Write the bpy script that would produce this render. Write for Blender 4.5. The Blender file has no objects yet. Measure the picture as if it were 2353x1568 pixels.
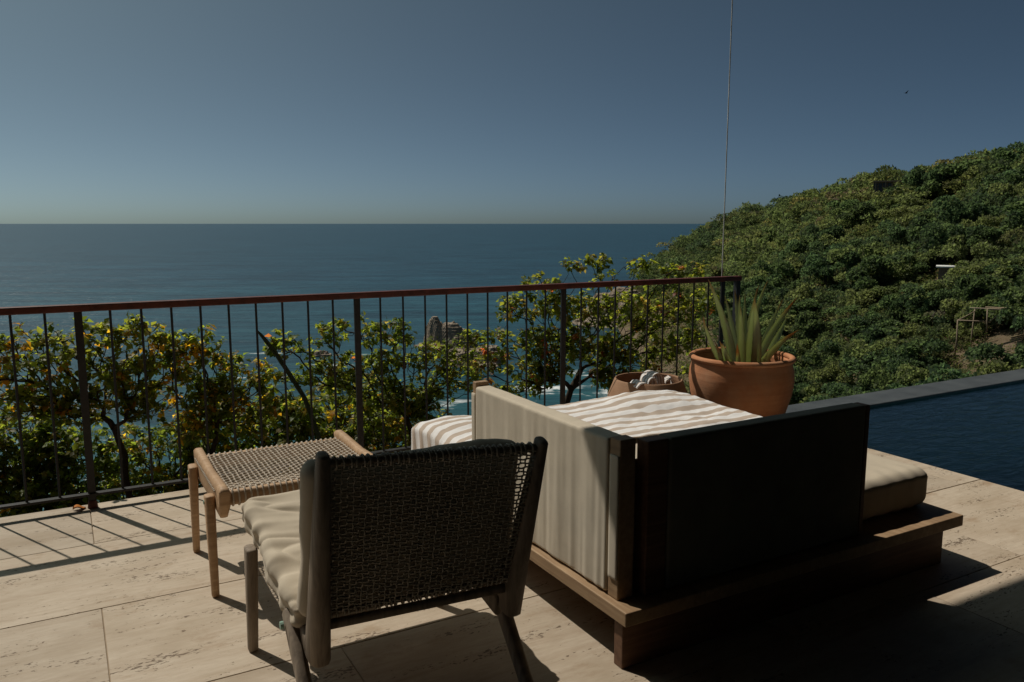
import bpy, bmesh, math, random
import numpy as np
from mathutils import Vector, Matrix
R = math.radians
rng = np.random.default_rng(7)
random.seed(7)
SC = bpy.context.scene
COL = SC.collection

# ---------------------------------------------------------------- camera, sky, sun, exposure
CAM_H = 1.5
PITCH = math.atan(270 / 1843.0)
YAW = R(29.3)
cd = bpy.data.cameras.new('camera')
cd.sensor_width = 36.0
cd.lens = 36.0 * 1843.0 / 2353.0
cd.clip_start = 0.05
cd.clip_end = 200000
cam = bpy.data.objects.new('camera', cd)
COL.objects.link(cam)
cam.location = (0, 0, CAM_H)
cam.rotation_euler = (R(90) - PITCH, 0, -YAW)
SC.camera = cam

SUN_TO = Vector((-0.35, 0.72, 1.07)).normalized()      # towards the sun
SUN_EL = math.asin(SUN_TO.z)
SUN_AZ = math.atan2(SUN_TO.x, SUN_TO.y)
world = bpy.data.worlds.new('World')
SC.world = world
world.use_nodes = True
wn = world.node_tree.nodes
wl = world.node_tree.links
sky = wn.new('ShaderNodeTexSky')
sky.sky_type = 'NISHITA'
sky.sun_disc = False
sky.sun_elevation = SUN_EL
sky.sun_rotation = SUN_AZ
sky.altitude = 2250
sky.air_density = 0.2
sky.dust_density = 10.0
sky.ozone_density = 1.0
grade = wn.new('ShaderNodeMix')                     # one even tint over the whole sky
grade.data_type = 'RGBA'; grade.blend_type = 'MULTIPLY'
grade.inputs[0].default_value = 1.0
grade.inputs[7].default_value = (0.90, 1.24, 1.18, 1)
wl.new(sky.outputs[0], grade.inputs[6])
wl.new(grade.outputs[2], wn['Background'].inputs[0])
wn['Background'].inputs[1].default_value = 0.082
sd = bpy.data.lights.new('sun', 'SUN')
sd.energy = 4.4
sd.angle = R(0.53)
sd.color = (1.0, 0.93, 0.82)
sun = bpy.data.objects.new('sun', sd)
COL.objects.link(sun)
sun.rotation_euler = SUN_TO.to_track_quat('Z', 'Y').to_euler()
sun.location = (-3, 6, 12)
SC.view_settings.view_transform = 'Standard'
SC.view_settings.look = 'None'
SC.view_settings.exposure = -0.5
SC.view_settings.gamma = 1.0
SC.view_settings.use_curve_mapping = False
SC.render.engine = 'CYCLES'
SC.cycles.use_denoising = True
SC.cycles.max_bounces = 8
SC.cycles.transparent_max_bounces = 16
SC.cycles.caustics_reflective = False
SC.cycles.caustics_refractive = False

# ---------------------------------------------------------------- helpers
_cp, _sp = math.cos(PITCH), math.sin(PITCH)
_cy, _sy = math.cos(YAW), math.sin(YAW)
FW = np.array([_cp * _sy, _cp * _cy, -_sp])
UP = np.array([_sp * _sy, _sp * _cy, _cp])
RT = np.array([_cy, -_sy, 0.0])
def direction(x, y): return FW * 1843.0 + RT * (x - 1176.5) - UP * (y - 784.0)
def at_y(x, y, Y):
    d = direction(x, y); return np.array([0, 0, CAM_H]) + d * (Y / d[1])
def at_z(x, y, z):
    d = direction(x, y); return np.array([0, 0, CAM_H]) + d * ((z - CAM_H) / d[2])

def hash3(ix, iy, iz, s):
    n = (ix * 374761393 + iy * 668265263 + iz * 2147483647 + s * 1274126177) & 0xFFFFFFFF
    n = ((n ^ (n >> 13)) * 1274126177) & 0xFFFFFFFF
    n = n ^ (n >> 16)
    return (n & 0xFFFF) / 65535.0
def noise(p, seed=0):
    p = np.asarray(p, float)
    i = np.floor(p).astype(np.int64)
    f = p - i
    f = f * f * (3 - 2 * f)
    out = 0
    for dx in (0, 1):
        for dy in (0, 1):
            for dz in (0, 1):
                w = (f[..., 0] if dx else 1 - f[..., 0]) * (f[..., 1] if dy else 1 - f[..., 1]) * (f[..., 2] if dz else 1 - f[..., 2])
                out = out + w * hash3(i[..., 0] + dx, i[..., 1] + dy, i[..., 2] + dz, seed)
    return out * 2 - 1
def fbm(p, o=4, seed=0):
    a, s, t = 1.0, 0.0, 0.0
    p = np.asarray(p, float)
    for k in range(o):
        s = s + a * noise(p, seed + k * 17); t += a; a *= 0.5; p = p * 2.03 + 11.7
    return s / t

def link(o, parent=None):
    COL.objects.link(o)
    if parent is not None: o.parent = parent
    return o
def tag(o, label=None, cat=None, group=None, kind=None):
    if label: o['label'] = label
    if cat: o['category'] = cat
    if group: o['group'] = group
    if kind: o['kind'] = kind
    return o
def empty(name, loc=(0, 0, 0)):
    o = bpy.data.objects.new(name, None)
    o.empty_display_size = 0.1
    o.location = loc
    return link(o)

class MB:
    def __init__(s): s.v = []; s.f = []; s.n = 0
    def add(s, v, f):
        v = np.asarray(v, float).reshape(-1, 3)
        s.v.append(v)
        s.f += [tuple(int(i) + s.n for i in q) for q in f]
        s.n += len(v)
    def box(s, lo, hi):
        (a, b, c), (d, e, g) = lo, hi
        s.add([(a, b, c), (d, b, c), (d, e, c), (a, e, c), (a, b, g), (d, b, g), (d, e, g), (a, e, g)],
              [(0, 3, 2, 1), (4, 5, 6, 7), (0, 1, 5, 4), (1, 2, 6, 5), (2, 3, 7, 6), (3, 0, 4, 7)])
    def loft(s, secs, n=12, k=4.0, caps=True):
        """secs: (centre, axis a, axis b, half a, half b); superellipse sections"""
        t = np.linspace(0, 2 * np.pi, n, endpoint=False) + np.pi / n
        ca, sa = np.cos(t), np.sin(t)
        m = (np.abs(ca) ** k + np.abs(sa) ** k) ** (-1 / k)
        ca, sa = ca * m, sa * m
        V = []
        for c, a, b, ha, hb in secs:
            c, a, b = map(np.asarray, (c, a, b))
            V.append(c + np.outer(ca * ha, a) + np.outer(sa * hb, b))
        F = []
        for i in range(len(secs) - 1):
            for j in range(n):
                F.append((i * n + j, i * n + (j + 1) % n, (i + 1) * n + (j + 1) % n, (i + 1) * n + j))
        if caps:
            F.append(tuple(range(n - 1, -1, -1)))
            F.append(tuple((len(secs) - 1) * n + j for j in range(n)))
        s.add(np.concatenate(V), F)
    def bar(s, p, q, ref, h0, h1, n=12, k=4.0, r=0.4):
        """rounded bar from p to q; ref = direction of axis a; h = (half a, half b)"""
        p, q = np.asarray(p, float), np.asarray(q, float)
        d = q - p; L = np.linalg.norm(d); d /= L
        a = np.asarray(ref, float); a = a - d * (a @ d); a /= np.linalg.norm(a)
        b = np.cross(d, a)
        secs = []
        e = min(min(h0), min(h1)) * r
        for tt, sc in ((0, 1 - r), (e * .35 / L, 1 - r * .3), (e / L, 1), (1 - e / L, 1), (1 - e * .35 / L, 1 - r * .3), (1, 1 - r)):
            ha = h0[0] + (h1[0] - h0[0]) * tt; hb = h0[1] + (h1[1] - h0[1]) * tt
            m = min(ha, hb) * (1 - sc)
            secs.append((p + d * L * tt, a, b, ha - m, hb - m))
        s.loft(secs, n, k)
    def tube(s, path, rad, n=6, caps=False):
        path = np.asarray(path, float)
        m = len(path)
        rad = np.broadcast_to(rad, (m,))
        T = np.gradient(path, axis=0)
        T /= np.linalg.norm(T, axis=1)[:, None] + 1e-12
        ref = np.array([0.0, 0, 1]) if abs(T[0][2]) < 0.9 else np.array([1.0, 0, 0])
        a = np.cross(T, ref); a /= np.linalg.norm(a, axis=1)[:, None] + 1e-12
        b = np.cross(T, a)
        t = np.linspace(0, 2 * np.pi, n, endpoint=False)
        V = path[:, None] + rad[:, None, None] * (np.cos(t)[None, :, None] * a[:, None] + np.sin(t)[None, :, None] * b[:, None])
        F = [(i * n + j, i * n + (j + 1) % n, (i + 1) * n + (j + 1) % n, (i + 1) * n + j) for i in range(m - 1) for j in range(n)]
        if caps: F += [tuple(range(n - 1, -1, -1)), tuple((m - 1) * n + j for j in range(n))]
        s.add(V.reshape(-1, 3), F)
    def lathe(s, prof, c, n=48):
        t = np.linspace(0, 2 * np.pi, n, endpoint=False)
        V = [(c[0] + r * math.cos(q), c[1] + r * math.sin(q), c[2] + z) for r, z in prof for q in t]
        F = [(i * n + j, i * n + (j + 1) % n, (i + 1) * n + (j + 1) % n, (i + 1) * n + j) for i in range(len(prof) - 1) for j in range(n)]
        s.add(V, F)
    def grid(s, P):
        nu, nv = P.shape[:2]
        F = [(i * nv + j, (i + 1) * nv + j, (i + 1) * nv + j + 1, i * nv + j + 1) for i in range(nu - 1) for j in range(nv - 1)]
        s.add(P.reshape(-1, 3), F)
    def build(s, name, mat, parent=None, smooth=False, bevel=0, origin=None, weld=False, recalc=False):
        V = np.concatenate(s.v) if s.v else np.zeros((0, 3))
        o0 = np.array(origin if origin is not None else (0, 0, 0), float)
        me = bpy.data.meshes.new(name)
        me.from_pydata((V - o0).tolist(), [], s.f)
        if weld or recalc:
            bm = bmesh.new(); bm.from_mesh(me)
            if weld: bmesh.ops.remove_doubles(bm, verts=bm.verts, dist=1e-5)
            if recalc: bmesh.ops.recalc_face_normals(bm, faces=bm.faces)
            bm.to_mesh(me); bm.free()
        if smooth: me.shade_smooth()
        me.materials.append(mat)
        o = bpy.data.objects.new(name, me)
        o.location = o0
        link(o)
        if parent is not None:
            o.parent = parent
            o.location = o0 - np.array(parent.matrix_basis.translation)
        if bevel:
            m = o.modifiers.new('bevel', 'BEVEL'); m.width = bevel; m.segments = 2; m.limit_method = 'ANGLE'
        return o

def fastmesh(name, V, F, mat, parent=None, color=None, smooth=False, origin=None):
    """numpy mesh: V (n,3), F (m,k) all the same k; color per vertex (n,3)"""
    me = bpy.data.meshes.new(name)
    o0 = np.array(origin if origin is not None else (0, 0, 0), float)
    V = np.asarray(V, np.float32) - o0.astype(np.float32)
    F = np.asarray(F, np.int32)
    k = F.shape[1]
    me.vertices.add(len(V)); me.vertices.foreach_set('co', V.ravel())
    me.loops.add(F.size); me.loops.foreach_set('vertex_index', F.ravel())
    me.polygons.add(len(F))
    me.polygons.foreach_set('loop_start', np.arange(0, F.size, k, dtype=np.int32))
    me.update(calc_edges=True)
    if color is not None:
        at = me.color_attributes.new('tint', 'FLOAT_COLOR', 'POINT')
        c4 = np.ones((len(V), 4), np.float32); c4[:, :3] = color
        at.data.foreach_set('color', c4.ravel())
    if smooth: me.shade_smooth()
    me.materials.append(mat)
    o = bpy.data.objects.new(name, me)
    o.location = o0
    link(o)
    if parent is not None:
        o.parent = parent
        o.location = o0 - np.array(parent.matrix_basis.translation)
    return o

# ---------------------------------------------------------------- materials
class NT:
    def __init__(s, name):
        s.m = bpy.data.materials.new(name); s.m.use_nodes = True
        s.t = s.m.node_tree; s.b = s.t.nodes['Principled BSDF']; s.out = s.t.nodes['Material Output']
    def n(s, typ, **kw):
        o = s.t.nodes.new('ShaderNode' + typ)
        for k, v in kw.items():
            if hasattr(o, k) and not k[0].isupper(): setattr(o, k, v)
        return o
    def l(s, a, b): s.t.links.new(a, b); return s
    def set(s, **kw):
        for k, v in kw.items(): s.b.inputs[k.replace('_', ' ')].default_value = v
    def coords(s, scale=(1, 1, 1), kind='Object', rot=(0, 0, 0), loc=(0, 0, 0)):
        tc = s.n('TexCoord'); mp = s.n('Mapping')
        mp.inputs['Scale'].default_value = scale; mp.inputs['Rotation'].default_value = rot; mp.inputs['Location'].default_value = loc
        s.l(tc.outputs[kind], mp.inputs[0]); return mp.outputs[0]
    def world(s, scale=(1, 1, 1)):
        g = s.n('NewGeometry'); mp = s.n('Mapping'); mp.inputs['Scale'].default_value = scale
        s.l(g.outputs['Position'], mp.inputs[0]); return mp.outputs[0]
    def noise(s, vec, scale, detail=4, rough=0.55, dist=0.0):
        o = s.n('TexNoise'); s.l(vec, o.inputs['Vector'])
        o.inputs['Scale'].default_value = scale; o.inputs['Detail'].default_value = detail
        o.inputs['Roughness'].default_value = rough; o.inputs['Distortion'].default_value = dist
        return o.outputs[0]
    def ramp(s, fac, stops, interp='LINEAR'):
        o = s.n('ValToRGB'); s.l(fac, o.inputs[0]); cr = o.color_ramp; cr.interpolation = interp
        while len(cr.elements) < len(stops): cr.elements.new(0.5)
        for e, (p, c) in zip(cr.elements, stops):
            e.position = p; e.color = (c[0], c[1], c[2], 1) if not isinstance(c, (int, float)) else (c, c, c, 1)
        return o.outputs[0]
    def mix(s, fac, a, b, mode='MIX'):
        o = s.n('Mix'); o.data_type = 'RGBA'; o.blend_type = mode
        for sock, val in ((o.inputs[0], fac), (o.inputs[6], a), (o.inputs[7], b)):
            if isinstance(val, (int, float)): sock.default_value = val
            elif isinstance(val, tuple): sock.default_value = (*val, 1)
            else: s.l(val, sock)
        return o.outputs[2]
    def math(s, op, a, b=0.0, c=0.0):
        o = s.n('Math'); o.operation = op
        for sock, val in zip(o.inputs, (a, b, c)):
            if isinstance(val, (int, float)): sock.default_value = val
            else: s.l(val, sock)
        return o.outputs[0]
    def bump(s, h, strength=0.3, dist=0.01, normal=None):
        o = s.n('Bump'); o.inputs['Strength'].default_value = strength; o.inputs['Distance'].default_value = dist
        s.l(h, o.inputs['Height'])
        if normal is not None: s.l(normal, o.inputs['Normal'])
        s.l(o.outputs[0], s.b.inputs['Normal']); return o.outputs[0]
    def color(s, c): s.l(c, s.b.inputs['Base Color'])

def mat_travertine():
    t = NT('travertine')
    g = t.n('NewGeometry'); oi = t.n('ObjectInfo')
    ad = t.n('VectorMath'); ad.operation = 'ADD'
    cmb = t.n('CombineXYZ'); t.l(t.math('MULTIPLY', oi.outputs['Random'], 37.0), cmb.inputs[1]); t.l(t.math('MULTIPLY', oi.outputs['Random'], 11.0), cmb.inputs[0])
    t.l(g.outputs['Position'], ad.inputs[0]); t.l(cmb.outputs[0], ad.inputs[1])
    def mp(sc):
        m = t.n('Mapping'); m.inputs['Scale'].default_value = sc; t.l(ad.outputs[0], m.inputs[0]); return m.outputs[0]
    band = t.noise(mp((0.9, 11, 1)), 1.4, 6, 0.62, 0.6)
    fine = t.noise(mp((12, 55, 1)), 1.0, 6, 0.7, 0.3)
    cloud = t.noise(mp((1, 1.6, 1)), 2.2, 4, 0.6)
    c = t.ramp(band, [(0.25, (0.34, 0.25, 0.17)), (0.42, (0.47, 0.38, 0.285)), (0.58, (0.53, 0.445, 0.345)), (0.78, (0.41, 0.325, 0.235))])
    c = t.mix(0.4, c, t.ramp(fine, [(0.3, (0.36, 0.28, 0.20)), (0.62, (0.56, 0.47, 0.365))]), 'MIX')
    c = t.mix(t.ramp(cloud, [(0.42, 0.0), (0.72, 0.6)]), c, (0.33, 0.25, 0.165))
    # pits: short dark slots that follow the banding
    pit = t.noise(mp((42, 95, 1)), 1.0, 3, 0.6, 0.6)
    area = t.noise(mp((1.3, 6, 1)), 1.7, 4, 0.6)
    thr = t.math('ADD', 0.33, t.math('MULTIPLY', t.math('SUBTRACT', area, 0.5), 0.85))
    pm = t.math('MULTIPLY', t.math('SUBTRACT', thr, pit), 22.0)
    cl = t.n('Clamp'); t.l(pm, cl.inputs[0]); pmask = cl.outputs[0]
    c = t.mix(t.math('MULTIPLY', pmask, 0.8), c, (0.10, 0.062, 0.035))
    stain = t.noise(mp((1, 1.4, 1)), 5.0, 5, 0.7)
    c = t.mix(t.ramp(stain, [(0.56, 0.0), (0.74, 0.55)]), c, (0.27, 0.165, 0.085))
    hs = t.n('HueSaturation'); t.l(c, hs.inputs['Color']); t.l(t.math('ADD', 0.85, t.math('MULTIPLY', oi.outputs['Random'], 0.27)), hs.inputs['Value'])
    t.color(hs.outputs[0])
    t.set(Roughness=0.62)
    t.b.inputs['Specular IOR Level'].default_value = 0.3
    h = t.math('SUBTRACT', t.math('MULTIPLY', fine, 0.3), pmask)
    t.bump(h, 0.55, 0.004)
    return t.m
def mat_plain(name, col, rough=0.8, spec=0.3, metal=0.0, var=0.25, scale=6.0, bump=0.0, bscale=40.0, bdist=0.003):
    t = NT(name); w = t.world()
    n = t.noise(w, scale, 5, 0.6)
    dark = tuple(x * (1 - var) for x in col); light = tuple(min(1, x * (1 + var)) for x in col)
    t.color(t.ramp(n, [(0.32, dark), (0.68, light)]))
    t.set(Roughness=rough, Metallic=metal); t.b.inputs['Specular IOR Level'].default_value = spec
    if bump: t.bump(t.noise(w, bscale, 4, 0.6), bump, bdist)
    return t.m
def mat_wood(name, c0, c1, axis='x', rough=0.6):
    t = NT(name)
    sc = {'x': (1.2, 22, 22), 'y': (22, 1.2, 22), 'z': (22, 22, 1.2)}[axis]
    w = t.world(sc)
    gr = t.noise(w, 2.0, 6, 0.65, 0.6)
    big = t.noise(t.world(), 5.0, 4, 0.6)
    c = t.ramp(gr, [(0.3, c0), (0.5, tuple((a + b) / 2 for a, b in zip(c0, c1))), (0.72, c1)])
    c = t.mix(t.ramp(big, [(0.4, 0.0), (0.75, 0.5)]), c, tuple(x * 0.72 for x in c0))
    t.color(c); t.set(Roughness=rough); t.b.inputs['Specular IOR Level'].default_value = 0.3
    t.bump(gr, 0.25, 0.002)
    return t.m
def mat_fabric(name, col, var=0.1, weave=900.0, stain=0.0):
    t = NT(name); w = t.world()
    n = t.noise(w, 9.0, 5, 0.6)
    c = t.ramp(n, [(0.3, tuple(x * (1 - var) for x in col)), (0.7, tuple(x * (1 + var * .6) for x in col))])
    if stain:
        s2 = t.noise(w, 3.2, 5, 0.65)
        c = t.mix(t.ramp(s2, [(0.56, 0.0), (0.74, stain)]), c, tuple(x * 0.6 for x in col))
    t.color(c); t.set(Roughness=0.95); t.b.inputs['Specular IOR Level'].default_value = 0.1
    t.b.inputs['Sheen Weight'].default_value = 0.08
    wv = t.noise(t.world((1, 1, 1)), weave, 2, 0.5)
    t.bump(wv, 0.25, 0.0006)
    return t.m
def mat_leaf(name, transl=0.35, rough=0.55, hue=0.5, val=1.0, spec=0.25, glow=(2.9, 2.8, 1.0)):
    t = NT(name)
    a = t.n('Attribute'); a.attribute_name = 'tint'
    hs = t.n('HueSaturation'); hs.inputs['Value'].default_value = val
    t.l(a.outputs['Color'], hs.inputs['Color'])
    oi = t.n('ObjectInfo')
    t.l(t.math('ADD', 0.48, t.math('MULTIPLY', oi.outputs['Random'], 0.03)), hs.inputs['Hue'])
    t.color(t.mix(1.0, hs.outputs[0], (0.85, 0.85, 0.85), 'MULTIPLY')); t.set(Roughness=rough); t.b.inputs['Specular IOR Level'].default_value = spec
    tr = t.n('BsdfTranslucent'); mx = t.n('MixShader')
    tc = t.mix(1.0, hs.outputs[0], glow, 'MULTIPLY')
    t.l(tc, tr.inputs[0]); mx.inputs[0].default_value = transl
    t.l(t.b.outputs[0], mx.inputs[1]); t.l(tr.outputs[0], mx.inputs[2]); t.l(mx.outputs[0], t.out.inputs[0])
    return t.m

M_TRAV = mat_travertine()
M_GROUT = mat_plain('grout', (0.30, 0.23, 0.16), 0.95)
M_HOUSE = mat_plain('dark_plaster', (0.12, 0.105, 0.09), 0.95)
M_CEIL = mat_plain('dark_timber_ceiling', (0.03, 0.022, 0.016), 0.9)
M_IRON = mat_plain('dark_iron', (0.016, 0.015, 0.015), 0.55, 0.4, 0.0, 0.4, 30, 0.2, 200)
M_RUST = mat_plain('oxide_red_rail', (0.10, 0.024, 0.015), 0.5, 0.4, 0.0, 0.35, 18, 0.2, 200)
M_STEEL = mat_plain('steel_cable', (0.55, 0.55, 0.53), 0.6, 0.5, 0.0)
M_TEAK = mat_wood('stool_teak', (0.36, 0.215, 0.115), (0.60, 0.41, 0.25), 'x')
M_GREYWOOD = mat_wood('weathered_teak', (0.15, 0.115, 0.085), (0.36, 0.29, 0.22), 'z', 0.7)
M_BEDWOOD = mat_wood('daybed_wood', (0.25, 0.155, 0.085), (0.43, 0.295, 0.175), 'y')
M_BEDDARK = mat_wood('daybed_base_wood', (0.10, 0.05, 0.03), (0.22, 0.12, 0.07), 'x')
M_ROPE = mat_plain('woven_rope', (0.52, 0.45, 0.37), 0.9, 0.15, 0, 0.15, 40, 0.4, 700, 0.001)
M_ROPEG = mat_plain('grey_woven_rope', (0.44, 0.39, 0.32), 0.9, 0.15, 0, 0.2, 40, 0.4, 700, 0.001)
M_CANVAS = mat_fabric('canvas', (0.56, 0.49, 0.385), 0.08, 900, 0.25)
M_CUSH = mat_fabric('cushion_linen', (0.53, 0.455, 0.35), 0.08, 900, 0.2)
M_SHADECANVAS = mat_fabric('shade_darkened_canvas', (0.17, 0.158, 0.125), 0.15)  # bolster canvas with the shade of its camera side put into the colour
M_BRASS = mat_plain('aged_brass', (0.22, 0.33, 0.27), 0.6, 0.5, 0.4)

# ---------------------------------------------------------------- terrace floor
def build_floor():
    b = MB(); b.box((-8, -6.5, -0.30), (4.66, 4.74, -0.0045)); b.box((4.66, -6.5, -0.30), (9.5, -0.6, -0.0125))
    fl = b.build('terrace_floor', M_GROUT); tag(fl, 'pale travertine terrace floor with dark joints', kind='structure')
    rows = [(4.122, 4.742, 0), (3.385, 4.122, 1), (2.640, 3.385, 0), (1.898, 2.640, 1), (1.156, 1.898, 0), (0.414, 1.156, 1), (-0.328, 0.414, 0)]
    g = 0.0021
    for y0, y1, odd in rows:
        x = 0.046 - 1.478 * 3 + (0.733 if odd else 0)
        while x < 4.66:
            a, c = x, min(x + 1.478, 4.668)
            x += 1.478
            if c - a < 0.05 or c < -2.6: continue
            dz = rng.uniform(-0.0012, 0.0012)
            t = MB(); t.box((a + g, y0 + g, -0.02), (c - g, y1 - g, dz))
            t.build('floor_tile', M_TRAV, fl, bevel=0.0016, origin=((a + c) / 2, (y0 + y1) / 2, 0))
    b = MB(); b.box((-8, -6.5, -0.004), (9.4, -0.332, 0.001))
    b.build('indoor_floor', M_TRAV, fl)
    w = MB(); w.box((-8, 4.3, -2.6), (4.60, 4.70, -0.302))
    tag(w.build('retaining_wall', M_HOUSE), 'dark retaining wall below the terrace edge', 'wall')
build_floor()

# house with the overhanging roof that shades the lower right
def build_house():
    h = empty('house', (0, -3, 0)); tag(h, 'dark timber roof of the house behind the terrace with added unseen light blocking walls', 'house')
    b = MB(); b.box((-8, -6.5, 4.30), (10.5, 4.664, 4.55)); b.build('roof', M_CEIL, h)
    b = MB(); b.box((-8, -1.7, 0.0), (10.5, -1.45, 4.298)); b.build('wall', M_HOUSE, h)  # unseen back wall, pulled close behind the camera to deepen the shade
    b = MB(); b.box((-2.75, -1.448, 0.0), (-2.5, 1.2, 4.298)); b.build('wall', M_HOUSE, h)  # unseen side wall added to block skylight from the left
    b = MB(); b.box((6.6, -1.448, -1.399), (6.8, 2.3, 4.298)); b.build('wall', M_HOUSE, h)  # unseen wall added to cut skylight from the right, darkening the shade
build_house()

# pool
def mat_water_pool():
    t = NT('pool_water')
    w = t.world((1, 2.4, 1))
    n1 = t.noise(w, 5.0, 4, 0.6, 0.6)
    t.t.nodes.remove(t.b)
    bp = t.n('Bump'); bp.inputs['Strength'].default_value = 0.5; bp.inputs['Distance'].default_value = 0.02
    t.l(n1, bp.inputs['Height'])
    gl = t.n('BsdfGlossy'); gl.inputs['Roughness'].default_value = 0.05; gl.inputs['Color'].default_value = (0.82, 0.88, 0.92, 1); t.l(bp.outputs[0], gl.inputs['Normal'])
    tr = t.n('BsdfTransparent'); tr.inputs[0].default_value = (0.36, 0.66, 0.72, 1)
    fr = t.n('Fresnel'); fr.inputs[0].default_value = 1.33; t.l(bp.outputs[0], fr.inputs['Normal'])
    mx = t.n('MixShader'); t.l(fr.outputs[0], mx.inputs[0]); t.l(tr.outputs[0], mx.inputs[1]); t.l(gl.outputs[0], mx.inputs[2])
    t.l(mx.outputs[0], t.out.inputs[0])
    return t.m
def build_pool():
    M_POOL = mat_plain('dark_pool_plaster', (0.11, 0.31, 0.33), 0.7, 0.3, 0, 0.3, 3.0)
    M_COPE = mat_plain('wet_grey_coping', (0.075, 0.08, 0.08), 0.42, 0.4, 0, 0.25, 4.0, 0.15, 60)
    p = empty('pool', (6.5, 2.5, -1.4)); tag(p, 'infinity pool with dark blue water beside the terrace', 'pool')
    b = MB(); b.box((4.672, -0.59, -1.5), (12.0, 4.26, -1.4)); b.build('pool_floor', M_POOL, p)
    b = MB(); b.box((4.640, -0.59, -1.5), (4.672, 4.26, -0.021)); b.build('pool_wall', M_POOL, p)
    b = MB(); b.box((12.0, -0.59, -1.5), (12.1, 4.26, 0.0)); b.build('pool_wall', M_POOL, p)
    b = MB(); b.box((4.672, -0.59, -1.398), (6.0, 2.75, -0.38)); b.build('pool_step', M_POOL, p, bevel=0.02)
    b = MB(); b.box((4.674, 4.262, -3.2), (12.1, 4.60, -0.004)); b.build('coping', M_COPE, p, bevel=0.01)
    n = 60
    gx, gy = np.meshgrid(np.linspace(4.673, 11.999, n), np.linspace(-0.589, 4.2615, n), indexing='ij')
    P = np.stack([gx, gy, np.full_like(gx, -0.028)], -1)
    b = MB(); b.grid(P); b.build('water_surface', mat_water_pool(), p, smooth=True)
build_pool()

# ---------------------------------------------------------------- sea, sky-side terrain
def mat_sea():
    t = NT('sea_water')
    w = t.world((1, 1, 1))
    rot = t.n('Mapping'); rot.inputs['Rotation'].default_value = (0, 0, R(29.3)); t.l(w, rot.inputs[0])   # x across the view, y away
    def st(sx, sy):
        m = t.n('Mapping'); m.inputs['Scale'].default_value = (sx, sy, 1); t.l(rot.outputs[0], m.inputs[0]); return m.outputs[0]
    n1 = t.noise(st(0.010, 0.035), 1.0, 6, 0.6, 0.3)
    n2 = t.noise(st(0.12, 0.30), 1.0, 4, 0.6, 0.2)
    n3 = t.noise(st(0.0012, 0.006), 1.0, 4, 0.6, 0.3)
    n4 = t.noise(st(0.03, 0.16), 1.0, 5, 0.65, 0.3)
    sep = t.n('SeparateXYZ'); t.l(rot.outputs[0], sep.inputs[0])
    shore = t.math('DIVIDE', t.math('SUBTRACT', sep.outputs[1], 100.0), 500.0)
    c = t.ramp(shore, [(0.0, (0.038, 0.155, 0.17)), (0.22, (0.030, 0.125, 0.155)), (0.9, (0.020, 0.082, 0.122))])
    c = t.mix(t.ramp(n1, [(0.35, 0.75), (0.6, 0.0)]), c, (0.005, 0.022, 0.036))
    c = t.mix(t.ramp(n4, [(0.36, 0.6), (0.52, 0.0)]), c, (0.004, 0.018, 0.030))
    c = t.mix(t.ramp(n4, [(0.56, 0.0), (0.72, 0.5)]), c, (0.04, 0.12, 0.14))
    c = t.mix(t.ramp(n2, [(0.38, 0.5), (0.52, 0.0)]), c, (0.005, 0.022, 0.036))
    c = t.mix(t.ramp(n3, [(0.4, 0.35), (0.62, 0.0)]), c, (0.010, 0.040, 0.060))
    # surf near the rocks
    tot = None
    for (px, py, rx, ry, amp) in SURF:
        p0 = at_z(px, py, -35.0)
        m = t.n('Mapping'); m.vector_type = 'TEXTURE'
        m.inputs['Location'].default_value = (p0[0], p0[1], -35.0); m.inputs['Rotation'].default_value = (0, 0, R(-29.3)); m.inputs['Scale'].default_value = (rx, ry, 1000)
        t.l(w, m.inputs[0])
        g = t.n('TexGradient'); g.gradient_type = 'SPHERICAL'; t.l(m.outputs[0], g.inputs[0])
        v = t.math('MULTIPLY', g.outputs['Fac'], amp)
        tot = v if tot is None else t.math('MAXIMUM', tot, v)
    fn = t.noise(st(0.09, 0.16), 1.0, 7, 0.68, 0.8)
    fo = t.math('SUBTRACT', t.math('ADD', t.math('MULTIPLY', tot, .85), t.math('MULTIPLY', fn, 1.5)), 1.10)
    cl = t.n('Clamp'); t.l(t.math('MULTIPLY', fo, 4.0), cl.inputs[0])
    teal = t.n('Clamp'); t.l(t.math('MULTIPLY', tot, .7), teal.inputs[0])
    c = t.mix(teal.outputs[0], c, (0.034, 0.145, 0.145))
    c = t.mix(cl.outputs[0], c, (0.80, 0.82, 0.82))
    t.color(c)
    t.l(t.math('ADD', 0.32, t.math('MULTIPLY', cl.outputs[0], 0.6)), t.b.inputs['Roughness'])
    t.b.inputs['IOR'].default_value = 1.33
    t.b.inputs['Specular IOR Level'].default_value = 0.36
    h = t.math('ADD', t.math('ADD', t.math('MULTIPLY', n1, 1.6), t.math('MULTIPLY', n4, 1.2)), t.math('MULTIPLY', n2, 0.5))
    t.bump(h, 1.0, 0.9)
    return t.m
SURF = [(1250, 895, 19, 13, 0.6), (1170, 930, 14, 10, 0.6), (1030, 930, 13, 11, 0.55), (835, 815, 15, 7, 0.75), (745, 838, 22, 5, 0.6),
        (620, 812, 22, 3.5, 0.5), (620, 868, 30, 5, 0.5), (470, 838, 16, 4, 0.45), (690, 880, 26, 5, 0.5), (1350, 860, 18, 13, 0.6), (1400, 905, 17, 11, 0.62), (1060, 800, 22, 8, 0.5)]
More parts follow.
